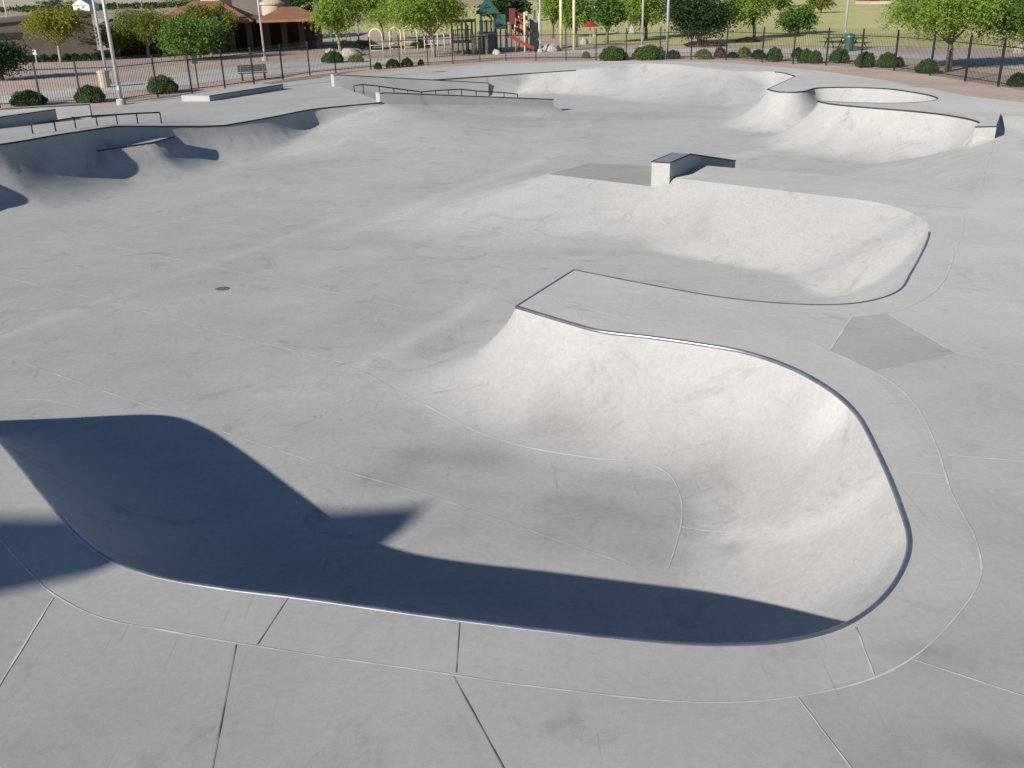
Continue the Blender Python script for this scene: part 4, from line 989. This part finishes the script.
# ------------------------------------------------------------------ playground
def playground():
    b_ = gpt(488, 53); o = empty('play_tower', b_); m = mpp(b_)
    X = lambda px: (px - 488) * m
    Hh = lambda py: up_to(b_, py)
    def bar(nm, pts_, r, mat): MB().tube(pts_, r, 8).build(nm, MT[mat], o, True)
    for px, yt, dy in ((453, 21, 0), (463, 21, 0), (466, 20, 2.2), (472, 20, 2.2), (482, 10, 0), (496, 10, 0), (482, 10, 2.2), (496, 10, 2.2), (507, 16, 0), (507, 16, 2.2), (516, 16, .5), (528, 13, 2.), (536, 12, 2.4), (525, 13, -.4)):
        bar('post', [(X(px), dy, 0), (X(px), dy, Hh(yt))], .085, 'cream' if px not in (496, 507, 536) else 'paintgreen')
    for x0, x1, z in ((452, 474, .9), (480, 498, 1.5), (505, 530, 1.2)):
        MB().box(((X(x0) + X(x1)) / 2, 1.1, z), (X(x1) - X(x0), 2.4, .12)).build('platform', MT['drain'], o)
        g = MB()
        for k in range(12): g.box((X(x0) + (X(x1) - X(x0)) * (k + .5) / 12, -.06, z + .5), (.05, .04, .9))
        g.box(((X(x0) + X(x1)) / 2, -.06, z + .95), (X(x1) - X(x0), .06, .06)); g.build('guard_panel', MT['paintgreen'] if x0 != 505 else MT['maroon'], o)
    for px, yt, dy in ((458, 26, 1.2), (469, 24, -.3), (476, 18, 1.), (487, 20, .8), (492, 17, 2.6), (501, 18, .6), (512, 15, 1.5), (520, 14, 3.), (531, 20, .2), (540, 15, 1.2)):
        bar('post', [(X(px), dy, 0), (X(px), dy, Hh(yt))], .06, 'paintgreen' if px % 2 else 'cream')
    for x0, x1, z0_, z1_ in ((478, 486, .1, 1.3), (488, 498, .1, 1.4), (532, 542, .1, 2.4)):
        MB().box(((X(x0) + X(x1)) / 2, 1.9, (z0_ + z1_) / 2), (X(x1) - X(x0), .08, z1_ - z0_)).build('panel', MT['drain'], o)
    cx_, zt = X(489), Hh(9)
    MB().add([(cx_ - .95, -.3, zt - .35), (cx_ + .95, -.3, zt - .35), (cx_ + .95, 2.5, zt - .35), (cx_ - .95, 2.5, zt - .35), (cx_, 1.1, zt + .95)], [(0, 1, 4), (1, 2, 4), (2, 3, 4), (3, 0, 4), (3, 2, 1, 0)]).build('pyramid_roof', MT['paintgreen'], o)
    MB().box((X(463), 1.1, Hh(20.5)), (X(474) - X(450), 2.7, .15)).build('flat_roof', MT['paintgreen'], o)
    MB().box((X(501), -.1, Hh(22)), (X(507) - X(496), .1, 1.1)).build('panel', MT['paintgreen'], o)
    # slides: trough with raised sides
    def slide(xa, za, xb, zb, y):
        pts_ = []
        n = 10; s_ = MB()
        for k in range(n + 1):
            t = k / n; x = xa + (xb - xa) * t; z = zb + (za - zb) * (1 - t) ** 1.15
            pts_.append([(x, y - .3, z + .2), (x, y - .24, z), (x, y + .24, z), (x, y + .3, z + .2), (x, y + .3, z - .06), (x, y - .3, z - .06)])
        for k in range(n):
            for j in range(6): s_.poly([pts_[k][j], pts_[k][(j + 1) % 6], pts_[k + 1][(j + 1) % 6], pts_[k + 1][j]])
        s_.build('slide', MT['paintred'], o)
    slide(X(514), 2.9, X(532), 1.5, .3); slide(X(509), 1.3, X(534), .25, -.3)
    # spiral / tube pieces in maroon
    s_ = MB(); s_.tube([(X(520) + .5 * math.cos(w), 1.2 + .5 * math.sin(w), 1.3 + w * .2) for w in np.linspace(0, 9, 26)], .16, 8); s_.build('spiral_slide', MT['maroon'], o, True)
    MB().box((X(513), -.2, Hh(17)), (.5, .1, 1.2)).build('panel', MT['maroon'], o)
    # stairs & ladder
    l_ = MB()
    for k in range(6): l_.tube([(X(476), -.2 - .0 * k, .3 + k * .25), (X(480), -.2, .3 + k * .25)], .03, 6)
    l_.build('ladder', MT['cream'], o)
    for px in (474, 487): MB().tube([(X(px), -.9, 0), (X(px), -.9, 1.5)], .12, 10).build('play_pillar', MT['cream'], o, True)
    return tag(o, 'green and cream play tower with red slides behind the back fence', 'play structure')
playground()
def arch(label, x0, x1, yt, yb):
    a = gpt(x0, yb); b = gpt(x1, yb - .3); o = empty('play_arch', a); d_ = (b - a); L = np.linalg.norm(d_[:2]); h = up_to(a, yt)
    u_ = np.array([d_[0], d_[1], 0]) / L
    pts_ = [np.zeros(3), np.array([0, 0, h - L / 2])] + [u_ * (L / 2 - L / 2 * math.cos(w)) + np.array([0, 0, h - L / 2 + L / 2 * math.sin(w)]) for w in np.linspace(.25, math.pi - .25, 9)] + [u_ * L + np.array([0, 0, h - L / 2]), u_ * L]
    MB().tube(pts_, .06, 8).build('hoop', MT['cream'], o, True)
    for z_ in (.5, .9): MB().tube([np.array([0, 0, z_]), u_ * L + np.array([0, 0, z_])], .03, 6).build('crossbar', MT['cream'], o, True)
    return tag(o, label, 'play arch', 'cream play arches')
arch('cream steel play arch, leftmost, right of the pale boulders', 371, 383.5, 29, 57); arch('cream steel play arch, middle and half hidden', 391, 402, 27.5, 55); arch('cream steel play arch, rightmost below the mesquite crown', 405.5, 418, 25.5, 53)
def swing():
    a = gpt(561, 50.5); b = gpt(574, 50); o = empty('swing_frame', a); d_ = b - a; h = 6.2
    for q_ in (np.zeros(3), d_): MB().tube([q_, q_ + np.array([0, 0, h])], .12, 10).build('post', MT['cream'], o, True)
    MB().tube([np.array([0, 0, h - .1]), d_ + np.array([0, 0, h - .1])], .08, 8).build('crossbar', MT['cream'], o, True)
    return tag(o, 'tall frame of two cream posts right of the play tower', 'frame')
swing()
# white rail panels left of the tower
a = gpt(425, 50); o = empty('play_rail', a); m = mpp(a)
for k in range(5): MB().tube([(k * 6.5 * m, 0, 0), (k * 6.5 * m, 0, 1.35)], .05, 8).build('post', MT['cream'], o, True)
for z_ in (.5, .9, 1.3): MB().tube([(0, 0, z_), (26 * m, 0, z_)], .035, 6).build('crossbar', MT['galv'], o, True)
tag(o, 'pale horizontal bar climber left of the play tower', 'climber')

# unseen shadow caster added left of the viewer, outline cut to its shadow
az = math.radians(43); el = math.radians(23)
dsun = np.array([math.sin(az), math.cos(az)])
hh = 8.5
c_ = np.array([-5.6, 7.7]) - dsun * hh / math.tan(el)
o = empty('shadow_caster', (*c_, 0))
outl = [(-3.42, 8.28), (-3.5, 7.9), (-3.85, 7.32), (-4.9, 6.92), (-6.2, 6.7), (-8.2, 6.8), (-8.4, 8.2), (-6, 8.3), (-4.4, 8.2)]
outl = [(x + 5.6, y - 7.7) for x, y in outl]
MB().prism([(x, y, hh) for x, y in outl], [(x, y, hh + .1) for x, y in outl]).build('roof', MT['castergrey'], o)  # flat slab, outline and height set for the shadow it casts
MB().tube([(-1.2, 0, 0), (-1.2, 0, hh)], .08, 10).build('post', MT['galv'], o, True); MB().tube([(-1.2, 0, hh - .7), (.6, 0, hh - .06)], .05, 8).build('brace', MT['galv'], o, True)
tag(o, 'unseen slab on one post, added to cast shade left of the near bowl', 'blocker')

# ------------------------------------------------------------------ light
w = bpy.data.worlds.new('World'); scn.world = w; w.use_nodes = True
nt = w.node_tree; bg = nt.nodes['Background']; sky = nt.nodes.new('ShaderNodeTexSky'); sky.sky_type = 'NISHITA'; sky.sun_disc = False
sky.sun_elevation = el; sky.sun_rotation = az + math.pi; sky.air_density = 1.0; sky.dust_density = .3; sky.ozone_density = 4.; sky.altitude = 300
nt.links.new(sky.outputs[0], bg.inputs['Color']); bg.inputs['Strength'].default_value = .062
sl = bpy.data.lights.new('sun', 'SUN'); sl.energy = 4.6; sl.angle = math.radians(.55); sl.color = (1., .94, .85)
so = bpy.data.objects.new('sun', sl); COL.objects.link(so)
D = Vector((dsun[0] * math.cos(el), dsun[1] * math.cos(el), -math.sin(el)))
so.rotation_euler = D.to_track_quat('-Z', 'Y').to_euler(); so.location = (0, 0, 30)
vs = scn.view_settings; vs.view_transform = 'Standard'; vs.look = 'None'; vs.exposure = .46; vs.gamma = 1.
